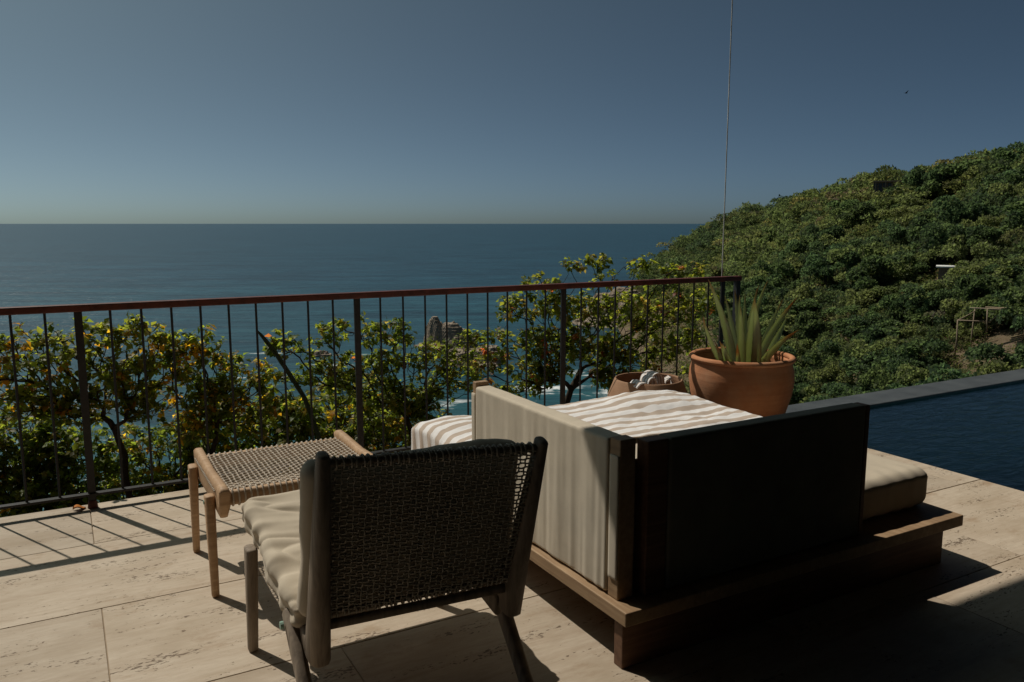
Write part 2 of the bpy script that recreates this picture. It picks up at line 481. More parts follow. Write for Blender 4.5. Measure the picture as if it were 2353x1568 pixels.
def build_sea():
    rad = [30, 60, 100, 160, 260, 420, 700, 1200, 2500, 6000, 15000, 40000, 110000]
    n = 96
    V = [(0, 0, -35)] + [(r * math.cos(a), r * math.sin(a), -35) for r in rad for a in np.linspace(0, 2 * np.pi, n, endpoint=False)]
    F = [(0, 1 + j, 1 + (j + 1) % n) for j in range(n)]
    for i in range(len(rad) - 1):
        for j in range(n):
            F.append((1 + i * n + j, 1 + (i + 1) * n + j, 1 + (i + 1) * n + (j + 1) % n, 1 + i * n + (j + 1) % n))
    b = MB(); b.add(V, F)
    tag(b.build('sea', mat_sea()), 'blue grey open sea reaching the horizon', kind='structure')
build_sea()

def mat_ground(name, soil, rock, green):
    t = NT(name); w = t.world()
    n = t.noise(w, 0.12, 6, 0.65); n2 = t.noise(w, 0.9, 6, 0.7); n3 = t.noise(t.world((1, 1, 5)), 0.35, 6, 0.7)
    c = t.ramp(n2, [(0.3, tuple(x * .55 for x in rock)), (0.55, rock), (0.72, tuple(x * 1.25 for x in rock))])
    c = t.mix(t.ramp(n, [(0.42, 0.0), (0.6, 1.0)]), c, t.ramp(n2, [(0.35, soil), (0.65, green)]))
    t.color(c); t.set(Roughness=0.95); t.b.inputs['Specular IOR Level'].default_value = 0.15
    t.bump(t.math('ADD', n2, n3), 1.0, 0.6)
    return t.m
M_HILL = mat_ground('hill_ground', (0.17, 0.115, 0.065), (0.21, 0.155, 0.105), (0.07, 0.08, 0.03))
M_SLOPE = mat_ground('garden_slope', (0.07, 0.05, 0.03), (0.10, 0.08, 0.06), (0.03, 0.04, 0.015))

def build_slope():
    nx, ny = 60, 50
    xs = np.linspace(-70, 34, nx); ys = 4.73 + np.linspace(0, 1, ny) ** 1.5 * 75
    gx, gy = np.meshgrid(xs, ys, indexing='ij')
    gz = -1.3 - (gy - 4.73) * 0.72
    gz = np.maximum(gz, -37) + fbm(np.stack([gx * .15, gy * .15, gx * 0], -1)) * np.minimum(1.4, (gy - 4.7) * .3)
    b = MB(); b.grid(np.stack([gx, gy, gz], -1))
    tag(b.build('garden_slope', M_SLOPE, smooth=True), 'steep planted slope falling from the terrace to the sea', kind='structure')
build_slope()

AZK = [34.0, 35.5, 37.0, 39.2, 42.1, 45.0, 48.5, 52.0, 55.0, 57.8, 61.2, 66.0, 74.0]
ELK = [-6.2, -5.6, -4.4, -2.75, -0.62, 0.85, 1.80, 2.62, 3.25, 3.70, 4.05, 4.6, 5.0]
RRK = [350, 370, 385, 395, 370, 340, 310, 285, 265, 250, 235, 220, 200]
RLK = [330, 300, 255, 200, 150, 130, 118, 112, 108, 104, 100, 95, 90]
ZLK = [-36, -36, -36, -34, -31, -27, -24, -21, -19, -17, -15, -13, -11]
TREE_H = 4.2
def hill_point(az, t):
    """az in degrees, t: 0 low edge, 1 ridge, >1 back slope, <0 towards the cove"""
    az = np.asarray(az, float); t = np.asarray(t, float)
    rr = np.interp(az, AZK, RRK); rl = np.interp(az, AZK, RLK); zl = np.interp(az, AZK, ZLK)
    zr = CAM_H + rr * np.tan(np.radians(np.interp(az, AZK, ELK))) - TREE_H
    zr = np.maximum(zr, -37)
    tc = np.clip(t, 0, 1)
    r = rl + (rr - rl) * tc
    gprof = tc ** 0.95
    z = zl + (zr - zl) * gprof
    back = np.maximum(t - 1, 0)
    r = r + back * 190; z = z - back ** 1.6 * 45
    fr = np.maximum(-t, 0)
    r = r - fr * 55; z = z - fr * 26
    a = np.radians(az)
    x, y = r * np.sin(a), r * np.cos(a)
    dn = fbm(np.stack([x * .03, y * .03, x * 0], -1), 4, 5) * 2.6 + fbm(np.stack([x * .012, y * .012, x * 0 + 3], -1), 2, 9) * 4.0 * np.clip(1 - tc, 0, 1)
    z = z + dn * np.clip((az - 37) / 4, 0.25, 1) * np.where(tc > .93, 0.5, 1)
    return np.stack([x, y, z], -1)
def build_hill():
    az = np.linspace(34, 74, 130); t = np.concatenate([np.linspace(-0.9, 0, 10)[:-1], np.linspace(0, 1, 60), np.linspace(1, 2.2, 14)[1:]])
    A, T = np.meshgrid(az, t, indexing='ij')
    b = MB(); b.grid(hill_point(A, T))
    tag(b.build('hill', M_HILL, smooth=True), 'wooded headland rising to the right above the sea', kind='structure')
build_hill()

# ---------------------------------------------------------------- leaves, trees
LT_V = np.array([(0, 0, 0), (-.36, .45, .10), (.36, .45, .10), (0, .5, 0), (0, 1.0, -.16)])
LT_F = np.array([(0, 2, 3), (3, 2, 4), (0, 3, 1), (1, 3, 4)])
def leaves(pos, dirs, size, cols, wide=1.0):
    """one folded leaf per row"""
    n = len(pos)
    d = dirs / (np.linalg.norm(dirs, axis=1)[:, None] + 1e-9)
    up = np.tile([0.0, 0, 1], (n, 1)) + rng.normal(0, .35, (n, 3))
    s = np.cross(d, up); s /= np.linalg.norm(s, axis=1)[:, None] + 1e-9
    nn = np.cross(s, d)
    V = pos[:, None] + size[:, None, None] * (LT_V[None, :, 0:1] * wide * s[:, None] + LT_V[None, :, 1:2] * d[:, None] + LT_V[None, :, 2:3] * nn[:, None])
    F = LT_F[None] + (np.arange(n) * 5)[:, None, None]
    C = np.repeat(cols, 5, axis=0)
    return V.reshape(-1, 3), F.reshape(-1, 3), C
def pick(pal, n, w=None):
    pal = np.array(pal, float)
    i = rng.choice(len(pal), n, p=w)
    return pal[i] * rng.uniform(.75, 1.25, (n, 1))
M_LEAF = mat_leaf('shrub_leaf', 0.58, 0.45)
M_BARK = mat_plain('dark_bark', (0.055, 0.042, 0.032), 0.95, 0.1, 0, 0.4, 30, 0.5, 120)
GREEN = [(0.115, 0.155, 0.038), (0.15, 0.19, 0.048), (0.085, 0.125, 0.036), (0.185, 0.215, 0.06)]
OLIVE = [(0.15, 0.165, 0.06), (0.19, 0.175, 0.07), (0.11, 0.14, 0.055), (0.23, 0.19, 0.09)]
YELLOW = [(0.40, 0.25, 0.025), (0.45, 0.31, 0.04), (0.33, 0.19, 0.025)]
RED = [(0.30, 0.11, 0.055), (0.34, 0.15, 0.07), (0.25, 0.10, 0.05)]

def skeleton(trunk, pts, bf=0.45):
    P = [np.array(p, float) for p in trunk]
    par = [-1] + list(range(len(trunk) - 1))
    pl = [0.0]
    for i in range(1, len(P)): pl.append(pl[-1] + np.linalg.norm(P[i] - P[i - 1]))
    U = np.asarray(pts, float); m = len(U)
    cost = np.full(m, 1e9); src = np.zeros(m, int); done = np.zeros(m, bool)
    def upd(i):
        # growth is upward and outward: punish going down
        dv = U - P[i]; d = np.linalg.norm(dv, axis=1)
        c = d + bf * pl[i] + np.maximum(0, -dv[:, 2]) * 0.5
        better = c < cost; cost[better] = c[better]; src[better] = i
    for i in range(1, len(P)): upd(i)
    while not done.all():
        j = int(np.argmin(np.where(done, 1e9, cost))); done[j] = True
        i = src[j]; P.append(U[j]); par.append(int(i)); pl.append(pl[i] + np.linalg.norm(U[j] - P[i])); upd(len(P) - 1)
    return np.array(P), np.array(par)

def shrub(name, label, cat, trunk, blobs, ntips, nleaf, lsize, pals, wts, rad=0.0021, trunk_r=0.035, group=None, droop=0.5, wide=1.0, nm=0.5, mid_leaf=0.4, bark=None):
    """blobs: (centre, (rx, ry, rz)) in metres; ntips leaf rosettes spread through them"""
    root = empty(name, tuple(trunk[0])); tag(root, label, cat, group)
    vol = np.array([b[1][0] * b[1][1] * b[1][2] for b in blobs]) ** (2 / 3)
    def sample(n, shell):
        k = rng.choice(len(blobs), n, p=vol / vol.sum())
        d = rng.normal(size=(n, 3)); d /= np.linalg.norm(d, axis=1)[:, None]
        r = rng.uniform(shell, 1, n) ** 0.5
        return np.array([blobs[i][0] for i in k]) + d * r[:, None] * np.array([blobs[i][1] for i in k])
    tips = sample(ntips, 0.15)
    mids = sample(int(ntips * nm), 0.0)
    c0 = np.array(trunk[-1]); mids = c0 + (mids - c0) * rng.uniform(.35, .95, (len(mids), 1))
    P, par = skeleton(trunk, np.concatenate([tips, mids]))
    n = len(P); rad_ = np.zeros(n); kids = np.zeros(n, int)
    for i in range(n):
        if par[i] >= 0: kids[par[i]] += 1
    acc = np.zeros(n)
    order = np.argsort(-np.array([_depth(par, i) for i in range(n)]))
    for i in order:
        r = rad if kids[i] == 0 else max(rad, acc[i] ** (1 / 2.6))
        rad_[i] = min(r, trunk_r)
        if par[i] >= 0: acc[par[i]] += rad_[i] ** 2.6
    nt = len(trunk)
    for i in range(nt): rad_[i] = max(rad_[i], trunk_r * (1 - .25 * i / max(1, nt - 1)))
    b = MB()
    for i in range(n):
        p = par[i]
        if p < 0: continue
        a, c = P[p], P[i]; L = np.linalg.norm(c - a)
        if L < 1e-4: continue
        j = rng.normal(0, L * .06, 3); mid = (a + c) / 2 + j + np.array([0, 0, -L * .05])
        ra = min(rad_[p], rad_[i] * 1.35)
        b.tube([a, mid, c], [ra, (ra + rad_[i]) / 2, rad_[i] * .9], 6 if rad_[i] > .01 else 4)
    b.build('branches', bark or M_BARK, root, smooth=True)['kind'] = 'stuff'
    # rosettes: at every end and, thinner, along the twigs
    ends = P[(kids == 0)]
    extra = P[(kids > 0) & (np.arange(n) >= nt)]
    extra = extra[rng.random(len(extra)) < mid_leaf]
    C = np.concatenate([ends, extra]); k = np.maximum(2, rng.poisson(nleaf, len(C)))
    cl = np.array([pick(pals[rng.choice(len(pals), p=wts)], 1)[0] for _ in C])
    idx = np.repeat(np.arange(len(C)), k); m = len(idx)
    d = rng.normal(size=(m, 3)); d[:, 2] = d[:, 2] * .55 - droop * rng.uniform(0, 1.2, m)
    pos = C[idx] + rng.normal(0, lsize * .28, (m, 3))
    base = cl[idx] * rng.uniform(.65, 1.35, (m, 1))
    oth = pick(pals[0], m); sw = rng.random(m) < .3
    base[sw] = oth[sw]
    V, F, CC = leaves(pos, d, lsize * rng.uniform(.6, 1.25, m), base, wide)
    o = fastmesh('foliage', V, F, M_LEAF, root, CC, origin=trunk[0]); o['kind'] = 'stuff'
    return root
def _depth(par, i):
    d = 0
    while par[i] >= 0: i = par[i]; d += 1
    return d
def BL(Y, lst, fy=0.9):
    """blobs from outline points: centre given at a chosen distance Y, radii in px turned into metres there"""
    out = []
    for (x, y, rx, ry, *dy) in lst:
        yy = Y + (dy[0] if dy else 0)
        c = at_y(x, y, yy); k = (c - np.array([0, 0, CAM_H])) @ FW / 1843.0
        out.append((c, (rx * k, max(rx, ry) * k * fy, ry * k)))
    return out
def build_shrubs():
    # tall yellowing tree, left
    shrub('garden_tree', 'yellowing small tree with dark forked trunk behind the left railing', 'tree',
          [at_y(300, 1330, 5.45), at_y(296, 1130, 5.45), at_y(288, 1050, 5.45), at_y(262, 985, 5.45)],
          BL(5.45, [(-70, 850, 90, 70), (40, 815, 80, 62), (125, 795, 70, 50), (225, 775, 62, 42), (318, 780, 58, 52), (375, 840, 55, 50), (90, 890, 80, 40), (250, 855, 90, 40), (180, 750, 24, 20), (310, 740, 26, 18), (30, 930, 80, 40), (170, 930, 60, 30), (360, 920, 60, 45), (310, 860, 70, 40)]),
          600, 9, 0.049, [GREEN, YELLOW, OLIVE], [.54, .15, .31], trunk_r=0.026, mid_leaf=.2)
    shrub('flowering_shrub', 'shrub with yellow orange blossom clusters left of the leaning cactus', 'shrub',
          [at_y(480, 1250, 5.5), at_y(482, 1060, 5.5), at_y(500, 970, 5.5)],
          BL(5.5, [(470, 785, 42, 34), (425, 835, 50, 45), (515, 845, 55, 50), (570, 905, 50, 50), (450, 910, 60, 50), (600, 860, 35, 35), (400, 790, 40, 35), (500, 920, 70, 50), (430, 980, 60, 40), (590, 960, 50, 40)]),
          440, 9, 0.047, [GREEN, YELLOW, OLIVE], [.44, .25, .31], trunk_r=0.018, mid_leaf=.2)
    shrub('leafy_tree', 'dark green tree with bare crooked branches in the middle of the railing', 'tree',
          [at_y(985, 1250, 5.9), at_y(960, 1040, 5.9), at_y(935, 960, 5.9)],
          BL(5.9, [(640, 790, 40, 32), (705, 800, 38, 26), (765, 765, 38, 40), (735, 850, 45, 26), (850, 760, 42, 36), (905, 765, 40, 36), (870, 830, 55, 30), (960, 815, 55, 45), (1040, 830, 50, 45), (900, 900, 60, 30), (1010, 900, 45, 35), (690, 870, 40, 20), (790, 870, 50, 40), (1060, 870, 50, 40), (960, 920, 60, 40), (1080, 780, 40, 30)]),
          680, 9, 0.048, [GREEN, RED, OLIVE], [.65, .02, .33], trunk_r=0.026, mid_leaf=.2)
    shrub('leafy_tree', 'largest spreading tree with coral tipped leaf rosettes rising above the handrail', 'tree',
          [at_y(1285, 1180, 6.4), at_y(1305, 960, 6.4), at_y(1312, 895, 6.4), at_y(1335, 850, 6.4)],
          BL(6.4, [(1228, 648, 42, 18), (1310, 618, 32, 18), (1376, 602, 32, 18), (1462, 612, 42, 18), (1545, 622, 36, 16), (1600, 620, 22, 14), (1270, 655, 25, 14), (1390, 640, 30, 20),
                   (1185, 705, 52, 34), (1275, 705, 60, 36), (1365, 705, 60, 40), (1455, 715, 60, 40), (1545, 715, 55, 45), (1620, 690, 40, 35), (1150, 790, 50, 40), (1230, 790, 60, 40),
                   (1320, 790, 60, 38), (1420, 800, 65, 38), (1520, 800, 55, 36), (1590, 780, 40, 30), (1115, 850, 40, 32), (1480, 850, 55, 24), (1210, 850, 60, 24), (1600, 850, 30, 26), (1140, 900, 45, 30), (1215, 890, 40, 24), (1400, 870, 50, 26), (1265, 860, 40, 26)]),
          1150, 9.5, 0.060, [GREEN, RED, OLIVE], [.69, .06, .25], trunk_r=0.038, mid_leaf=.2)
    # dense hedge of low shrubs in front
    hedge = [(10, 1020, 6.2, 'low grey green shrub at the left frame edge under the yellowing tree'),
             (150, 1060, 6.1, 'low dense shrub at the foot of the thick railing post'),
             (365, 1040, 6.3, 'low dense shrub just left of the woven stool'),
             (560, 990, 6.4, 'low green shrub behind the left end of the woven stool'),
             (740, 990, 6.2, 'broad leaved low shrub behind the right end of the woven stool'),
             (900, 1000, 5.9, 'low golden green shrub just left of the daybed towel')]
    for i, (x, y, Y, lab) in enumerate(hedge):
        shrub('hedge_shrub', lab, 'shrub', [at_y(x, y + 330, Y), at_y(x, y + 150, Y)],
              BL(Y, [(x - 70, y + 40, 80, 65), (x + 60, y + 35, 85, 70), (x, y - 25, 70, 50), (x + 20, y + 105, 110, 50), (x - 60, y - 40, 45, 40), (x + 75, y - 45, 45, 40), (x - 90, y + 100, 60, 45), (x + 110, y - 10, 60, 50)]),
              520, 9, 0.047 if i not in (3, 4) else 0.056, [GREEN, OLIVE, YELLOW], [[.62, .34, .04], [.7, .28, .02], [.62, .3, .08], [.62, .3, .08], [.5, .42, .08], [.42, .48, .10]][i],
              trunk_r=0.02, group='low shrubs along the railing', mid_leaf=.4)
    shrub('leafy_shrub', 'dull green large leaved shrub filling the gap under the middle tree', 'shrub', [at_y(830, 1200, 6.5), at_y(835, 1050, 6.5)],
          BL(6.5, [(850, 890, 60, 60), (800, 940, 70, 50), (900, 950, 60, 50), (960, 990, 55, 40), (640, 930, 60, 45), (700, 950, 60, 45), (760, 900, 60, 45), (620, 880, 35, 30)]),
          380, 9, 0.058, [OLIVE, GREEN, YELLOW], [.55, .36, .09], trunk_r=0.025)
build_shrubs()

def build_cactus():
    t = NT('cactus_skin'); t.color(t.ramp(t.noise(t.world(), 25, 4), [(0.3, (0.025, 0.045, 0.02)), (0.7, (0.06, 0.08, 0.035))])); t.set(Roughness=0.6)
    root = empty('columnar_cactus', tuple(at_y(760, 1160, 5.8))); tag(root, 'dark leaning columnar cactus arm among the shrubs', 'cactus')
    pts = [at_y(x, y, 5.8) for x, y in ((760, 1160), (735, 1010), (700, 915), (665, 860), (632, 810), (604, 775), (588, 757))]
    pts = np.array(pts); s = np.linspace(0, 6, 40); path = np.stack([np.interp(s, range(7), pts[:, i]) for i in range(3)], 1)
    T = np.gradient(path, axis=0); T /= np.linalg.norm(T, axis=1)[:, None]
    V = []; n = 14
    for i, p in enumerate(path):
        a = np.cross(T[i], [0, 1, 0]); a /= np.linalg.norm(a); b = np.cross(T[i], a)
        r0 = 0.017 * min(1, ((39 - i) / 14) ** .6 + .12)
        for j in range(n):
            q = 2 * math.pi * j / n; r = r0 * (1 if j % 2 else .66) * (1 + .05 * math.sin(i * 1.7))
            V.append(p + r * (math.cos(q) * a + math.sin(q) * b))
    F = [(i * n + j, i * n + (j + 1) % n, (i + 1) * n + (j + 1) % n, (i + 1) * n + j) for i in range(39) for j in range(n)]
    b = MB(); b.add(V, F); b.build('stem', t.m, root)
build_cactus()

# ---- hillside wood
def crown_mesh(seed, n, lsize, flat=1.0, tri=False):
    """unit crown: radius about 1, sits on z=0; returns V,F,tint multiplier"""
    g = np.random.default_rng(seed)
    nl = g.integers(7, 15)
    lc = np.stack([g.normal(0, .48, nl), g.normal(0, .48, nl), g.uniform(.55, 1.35, nl) * flat], 1); lr = g.uniform(.18, .48, nl)
    k = g.choice(nl, n, p=lr ** 2 / (lr ** 2).sum())
    d = g.normal(size=(n, 3)); d[:, 2] = np.where(d[:, 2] < -.3, -d[:, 2], d[:, 2]); d /= np.linalg.norm(d, axis=1)[:, None]
    pos = lc[k] + d * (lr[k] * g.uniform(.62, 1.05, n))[:, None] * np.array([1, 1, .8])
    dd = d + g.normal(0, .7, (n, 3)); dd[:, 2] -= .25
    dd /= np.linalg.norm(dd, axis=1)[:, None]
    s = np.cross(dd, g.normal(size=(n, 3))); s /= np.linalg.norm(s, axis=1)[:, None]
    sz = lsize * g.uniform(.6, 1.4, n)
    q = np.array([(-.55, 0), (.55, .1), (.05, 1.25)]) if tri else np.array([(-.5, 0), (.5, .1), (.35, 1), (-.45, .9)])
    kq = len(q)
    V = pos[:, None] + sz[:, None, None] * (q[None, :, :1] * s[:, None] + q[None, :, 1:] * dd[:, None])
    F = np.arange(n * kq).reshape(n, kq)
    tint = np.repeat(g.uniform(.7, 1.3, n), kq)
    return V.reshape(-1, 3), F, tint
WOODPAL = np.array([(0.088, 0.118, 0.060), (0.10, 0.13, 0.063), (0.125, 0.142, 0.068), (0.068, 0.098, 0.056), (0.155, 0.152, 0.072), (0.15, 0.13, 0.09)])
WOODW = [.28, .28, .21, .14, .07, .02]
def build_wood():
    M_FAR = mat_leaf('hill_leaf', 0.45, 0.75, spec=0.08, glow=(2.3, 2.5, 1.7))
    # candidate spots
    N = 7200
    az = rng.uniform(38.5, 69, N); t = rng.uniform(-.25, 1.12, N) 
    p = hill_point(az, t)
    r = np.hypot(p[:, 0], p[:, 1])
    bare = fbm(np.stack([p[:, 0] * .035, p[:, 1] * .035, p[:, 0] * 0], -1), 3, 21)
    cliff = np.clip((46 - az) / 7, 0, 1) * np.clip((.62 - t) / .45, 0, 1)
    keep = (bare < .42 - cliff * .95) & (rng.random(N) < (r / 330) + .12) & (p[:, 2] > -32)
    # clearings for the buildings
    for (X, Y, rad) in CLEAR: keep &= (np.hypot(p[:, 0] - X, p[:, 1] - Y) > rad)
    p, az, t, r = p[keep], az[keep], t[keep], r[keep]
    size = (1.0 + 3.0 * rng.random(len(p)) ** 2.8) * np.where(r < 150, .85, 1.0) * np.where((az > 53) & (t > .8), 1.12, 1) * np.where(cliff[keep] > .2, .6, 1)
    patch = fbm(np.stack([p[:, 0] * .022, p[:, 1] * .022, p[:, 0] * 0 + 2], -1), 3, 77)
    col = WOODPAL[rng.choice(len(WOODPAL), len(p), p=WOODW)] * rng.uniform(.75, 1.25, (len(p), 1)) * (1 + .4 * patch)[:, None] * np.stack([1 + .12 * patch, np.ones(len(p)), 1 - .2 * patch], 1)
    order = np.argsort(-(size / r))
    vis = [i for i in order if t[i] > -0.2 and az[i] < 64 and t[i] < 1.04]
    near = vis[:300]; rest = sorted(set(range(len(p))) - set(near))
    # individual trees: shared meshes, one per variant and colour
    meshes = []
    for k in range(12):
        V, F, tint = crown_mesh(100 + k, 2600, .075, 1.0 if k % 3 else .7)
        c = WOODPAL[rng.choice(len(WOODPAL), p=WOODW)] * rng.uniform(.85, 1.2)
        C = c[None] * tint[:, None]
        # trunk
        tv = []
        for z, rr in ((-.6, .06), (.9, .03)): tv += [(rr * math.cos(q), rr * math.sin(q), z) for q in (0, 1.57, 3.14, 4.71)]
        tf = np.array([(j, (j + 1) % 4, 4 + (j + 1) % 4, 4 + j) for j in range(4)]) + len(V)
        V = np.concatenate([V, tv]); F = np.concatenate([F, tf]); C = np.concatenate([C, np.tile([.05, .04, .03], (8, 1))])
        me = fastmesh('hillside_tree', V, F, M_FAR, None, C)
        meshes.append(me.data); bpy.data.objects.remove(me)
    for i in near:
        o = bpy.data.objects.new('hillside_tree', meshes[int(rng.integers(12))])
        o.location = p[i] - np.array([0, 0, size[i] * .2]); o.rotation_euler = (rng.uniform(-.15, .15), rng.uniform(-.15, .15), rng.uniform(0, 6.28)); o.scale = (size[i] * rng.uniform(.95, 1.5), size[i] * rng.uniform(.95, 1.5), size[i] * rng.uniform(.9, 1.5))
        link(o); tag(o, 'leafy green tree in the near part of the wood on the headland', 'tree', 'trees on the wooded headland')
    # the rest reads as one mass
    var = [crown_mesh(300 + k, 430, .125, 1.0 if k % 3 else .75, True) for k in range(10)]
    VV, FF, CC, off = [], [], [], 0
    for i in rest:
        V, F, tint = var[int(rng.integers(10))]
        a = rng.uniform(0, 6.28); ca, sa = math.cos(a), math.sin(a)
        Rm = np.array([[ca, -sa, 0], [sa, ca, 0], [0, 0, 1]])
        s = size[i] * np.array([rng.uniform(.95, 1.5), rng.uniform(.95, 1.5), rng.uniform(.9, 1.5)])
        VV.append((V * s) @ Rm.T + p[i] - np.array([0, 0, size[i] * .2])); FF.append(F + off); off += len(V)
        CC.append(col[i][None] * tint[:, None])
    o = fastmesh('far_wood', np.concatenate(VV), np.concatenate(FF), M_FAR, None, np.concatenate(CC))
    tag(o, 'dense green wood covering the headland', 'wood', kind='stuff')
    # low scrub between the trees
    n = 34000
    az = rng.uniform(36.5, 68, n); t = rng.uniform(-.2, 1.0, n) ** 1.0
    q = hill_point(az, t); rq = np.hypot(q[:, 0], q[:, 1])
    bare = fbm(np.stack([q[:, 0] * .05, q[:, 1] * .05, q[:, 0] * 0], -1), 3, 33)
    kk = (bare < .30) & (q[:, 2] > -33) & (rng.random(n) < .35 + rq / 500)
    for (X, Y, rad) in CLEAR: kk &= (np.hypot(q[:, 0] - X, q[:, 1] - Y) > rad * .25)
    q = q[kk]; n = len(q)
    rep = 8; idx = np.repeat(np.arange(n), rep); m = len(idx)
    pos = q[idx] + rng.normal(0, .5, (m, 3)) * np.array([1, 1, .8]) + np.array([0, 0, .5])
    d = rng.normal(size=(m, 3)); d[:, 2] = np.abs(d[:, 2]) + .2
    pal = np.array([(0.06, 0.085, 0.02), (0.09, 0.10, 0.03), (0.13, 0.11, 0.05), (0.045, 0.07, 0.02), (0.16, 0.12, 0.07)])
    cc = pal[rng.choice(5, n)][idx] * rng.uniform(.7, 1.3, (m, 1))
    V, F, C = leaves(pos, d, rng.uniform(.6, 1.2, m) * (.05 + .0022 * np.hypot(pos[:, 0], pos[:, 1])), cc, 1.2)
    o = fastmesh('scrub', V, F, M_FAR, None, C)
    tag(o, 'low dry scrub between the trees on the headland', 'scrub', kind='stuff')
def hill_at(px, py):
    """where the sight line through an outline point meets the hill"""
    d = direction(px, py); az = math.degrees(math.atan2(d[0], d[1])); el = d[2] / math.hypot(d[0], d[1])
    best = None
    for t in np.linspace(0, 1, 400):
        q = hill_point(az, t); e = (q[2] - CAM_H) / math.hypot(q[0], q[1])
        if e >= el: best = q; break
    return best if best is not None else hill_point(az, 1.0)
HOUSE_P = hill_at(2028, 470); WHITE_P = hill_at(2180, 650); POLE_P = hill_at(2280, 800)
CLEAR = [(HOUSE_P[0], HOUSE_P[1], 6.5), (HOUSE_P[0] * .965, HOUSE_P[1] * .965, 7.0), (HOUSE_P[0] * .93, HOUSE_P[1] * .93, 7.0), (HOUSE_P[0] * .90, HOUSE_P[1] * .90, 6.0), (HOUSE_P[0] * 1.0 + 3.5, HOUSE_P[1] * 1.0 - 4, 7.0), (WHITE_P[0], WHITE_P[1], 5.0), (WHITE_P[0] - 2.0, WHITE_P[1] + 4.5, 5.0), (WHITE_P[0] * .97, WHITE_P[1] * .97, 3.6), (POLE_P[0], POLE_P[1], 5.0), (POLE_P[0] * .965, POLE_P[1] * .965, 4.0)]
build_wood()

def frame_at(P):
    """across / away unit vectors for something facing the terrace"""
    a = math.atan2(P[0], P[1]); return np.array([math.cos(a), -math.sin(a), 0]), np.array([math.sin(a), math.cos(a), 0])
def obox(b, P, ax, aw, x0, x1, y0, y1, z0, z1):
    v = [P + ax * x + aw * y + np.array([0, 0, z]) for z in (z0, z1) for (x, y) in ((x0, y0), (x1, y0), (x1, y1), (x0, y1))]
    b.add(v, [(0, 3, 2, 1), (4, 5, 6, 7), (0, 1, 5, 4), (1, 2, 6, 5), (2, 3, 7, 6), (3, 0, 4, 7)])
def build_far_buildings():
    M_CONC = mat_plain('weathered_concrete', (0.20, 0.17, 0.14), 0.9)
    M_DARKG = mat_plain('dark_glazing', (0.02, 0.022, 0.025), 0.2, 0.5)
    M_WHITE = mat_plain('white_roof_paint', (0.80, 0.80, 0.78), 0.6)
    M_POLE = mat_plain('bleached_pole', (0.30, 0.23, 0.16), 0.9)
    M_PLANK = mat_plain('bleached_plank', (0.42, 0.33, 0.23), 0.9)
    P = HOUSE_P + np.array([0, 0, 1.8]); ax, aw = frame_at(P)
    h = empty('hill_house', tuple(P)); tag(h, 'small dark flat roofed house near the crest of the headland', 'house')
    k = np.hypot(P[0], P[1]) / 1843.0 / _cp
    w = 19 * k
    b = MB(); obox(b, P, ax, aw, -w, w * .9, 0.3, 5, -3, 4.2); b.build('wall', M_CONC, h)
    b = MB(); obox(b, P, ax, aw, -w * 1.05, w * 1.9, -.8, 5.5, 4.2, 4.6); b.build('roof', M_POLE, h)
    for i in range(4):
        x0 = -w + .15 + i * (1.9 * w - .3) / 4
        b = MB(); obox(b, P, ax, aw, x0, x0 + (1.9 * w - .3) / 4 - .35, .22, .29, .3, 3.9); b.build('window', M_DARKG, h)
    for x in (-w * .85, w * .1, w * 1.8):
        b = MB(); obox(b, P, ax, aw, x, x + .3, -.7, -.4, -3, 4.2); b.build('column', M_CONC, h)
    P = WHITE_P; ax, aw = frame_at(P); k = np.hypot(P[0], P[1]) / 1843.0
    h = empty('white_roofed_hut', tuple(P)); tag(h, 'low hut with a thin white roof among the trees', 'hut')
    w = 25 * k
    b = MB(); obox(b, P, ax, aw, -w * .8, w * .8, .2, 3, -1.5, 2.299); b.build('wall', M_CONC, h)
    b = MB(); obox(b, P, ax, aw, -w, w, -.9, 3.6, 2.3, 2.5); b.build('roof', M_WHITE, h)
    # pole platform
    P = POLE_P + np.array([0, 0, 1.3]); ax, aw = frame_at(P); k = np.hypot(P[0], P[1]) / 1843.0
    h = empty('pole_platform', tuple(P)); tag(h, 'rickety platform of bleached wooden poles on the lower hillside', 'platform')
    def pole(x0, y0, x1, y1, r=.09, d0=0, d1=0):
        a = P + ax * (x0 - 2280) * k + np.array([0, 0, (800 - y0) * k]) + aw * d0
        c = P + ax * (x1 - 2280) * k + np.array([0, 0, (800 - y1) * k]) + aw * d1
        m = (a + c) / 2 + rng.normal(0, .06, 3)
        b = MB(); b.tube([a, m, c], [r, r * .9, r * .8], 7, True); b.build('pole', M_POLE, h, smooth=True)
    for (a) in [(2216, 845, 2216, 770, .1), (2242, 840, 2244, 748, .1, 2, 2), (2268, 790, 2266, 745, .1), (2350, 830, 2352, 745, .1), (2390, 825, 2392, 740, .1), (2330, 815, 2332, 745, .09, 2, 2),
                (2216, 771, 2275, 770, .08), (2216, 771, 2246, 752, .07, 0, 2), (2270, 772, 2290, 752, .07), (2320, 800, 2352, 815, .07), (2325, 790, 2352, 770, .07), (2335, 755, 2420, 762, .09), (2345, 812, 2420, 806, .07), (2216, 815, 2226, 826, .07)]: pole(*a)
    for i, (x0, x1, y) in enumerate([(2236, 2340, 746), (2262, 2338, 744), (2270, 2352, 749), (2330, 2430, 741), (2338, 2430, 750)]):
        a0 = P + ax * (x0 - 2280) * k + np.array([0, 0, (800 - y) * k]); 
        b = MB(); obox(b, a0, ax, aw, 0, (x1 - x0) * k, i * .55, i * .55 + .5, 0, .1); b.build('plank', M_PLANK, h)
build_far_buildings()

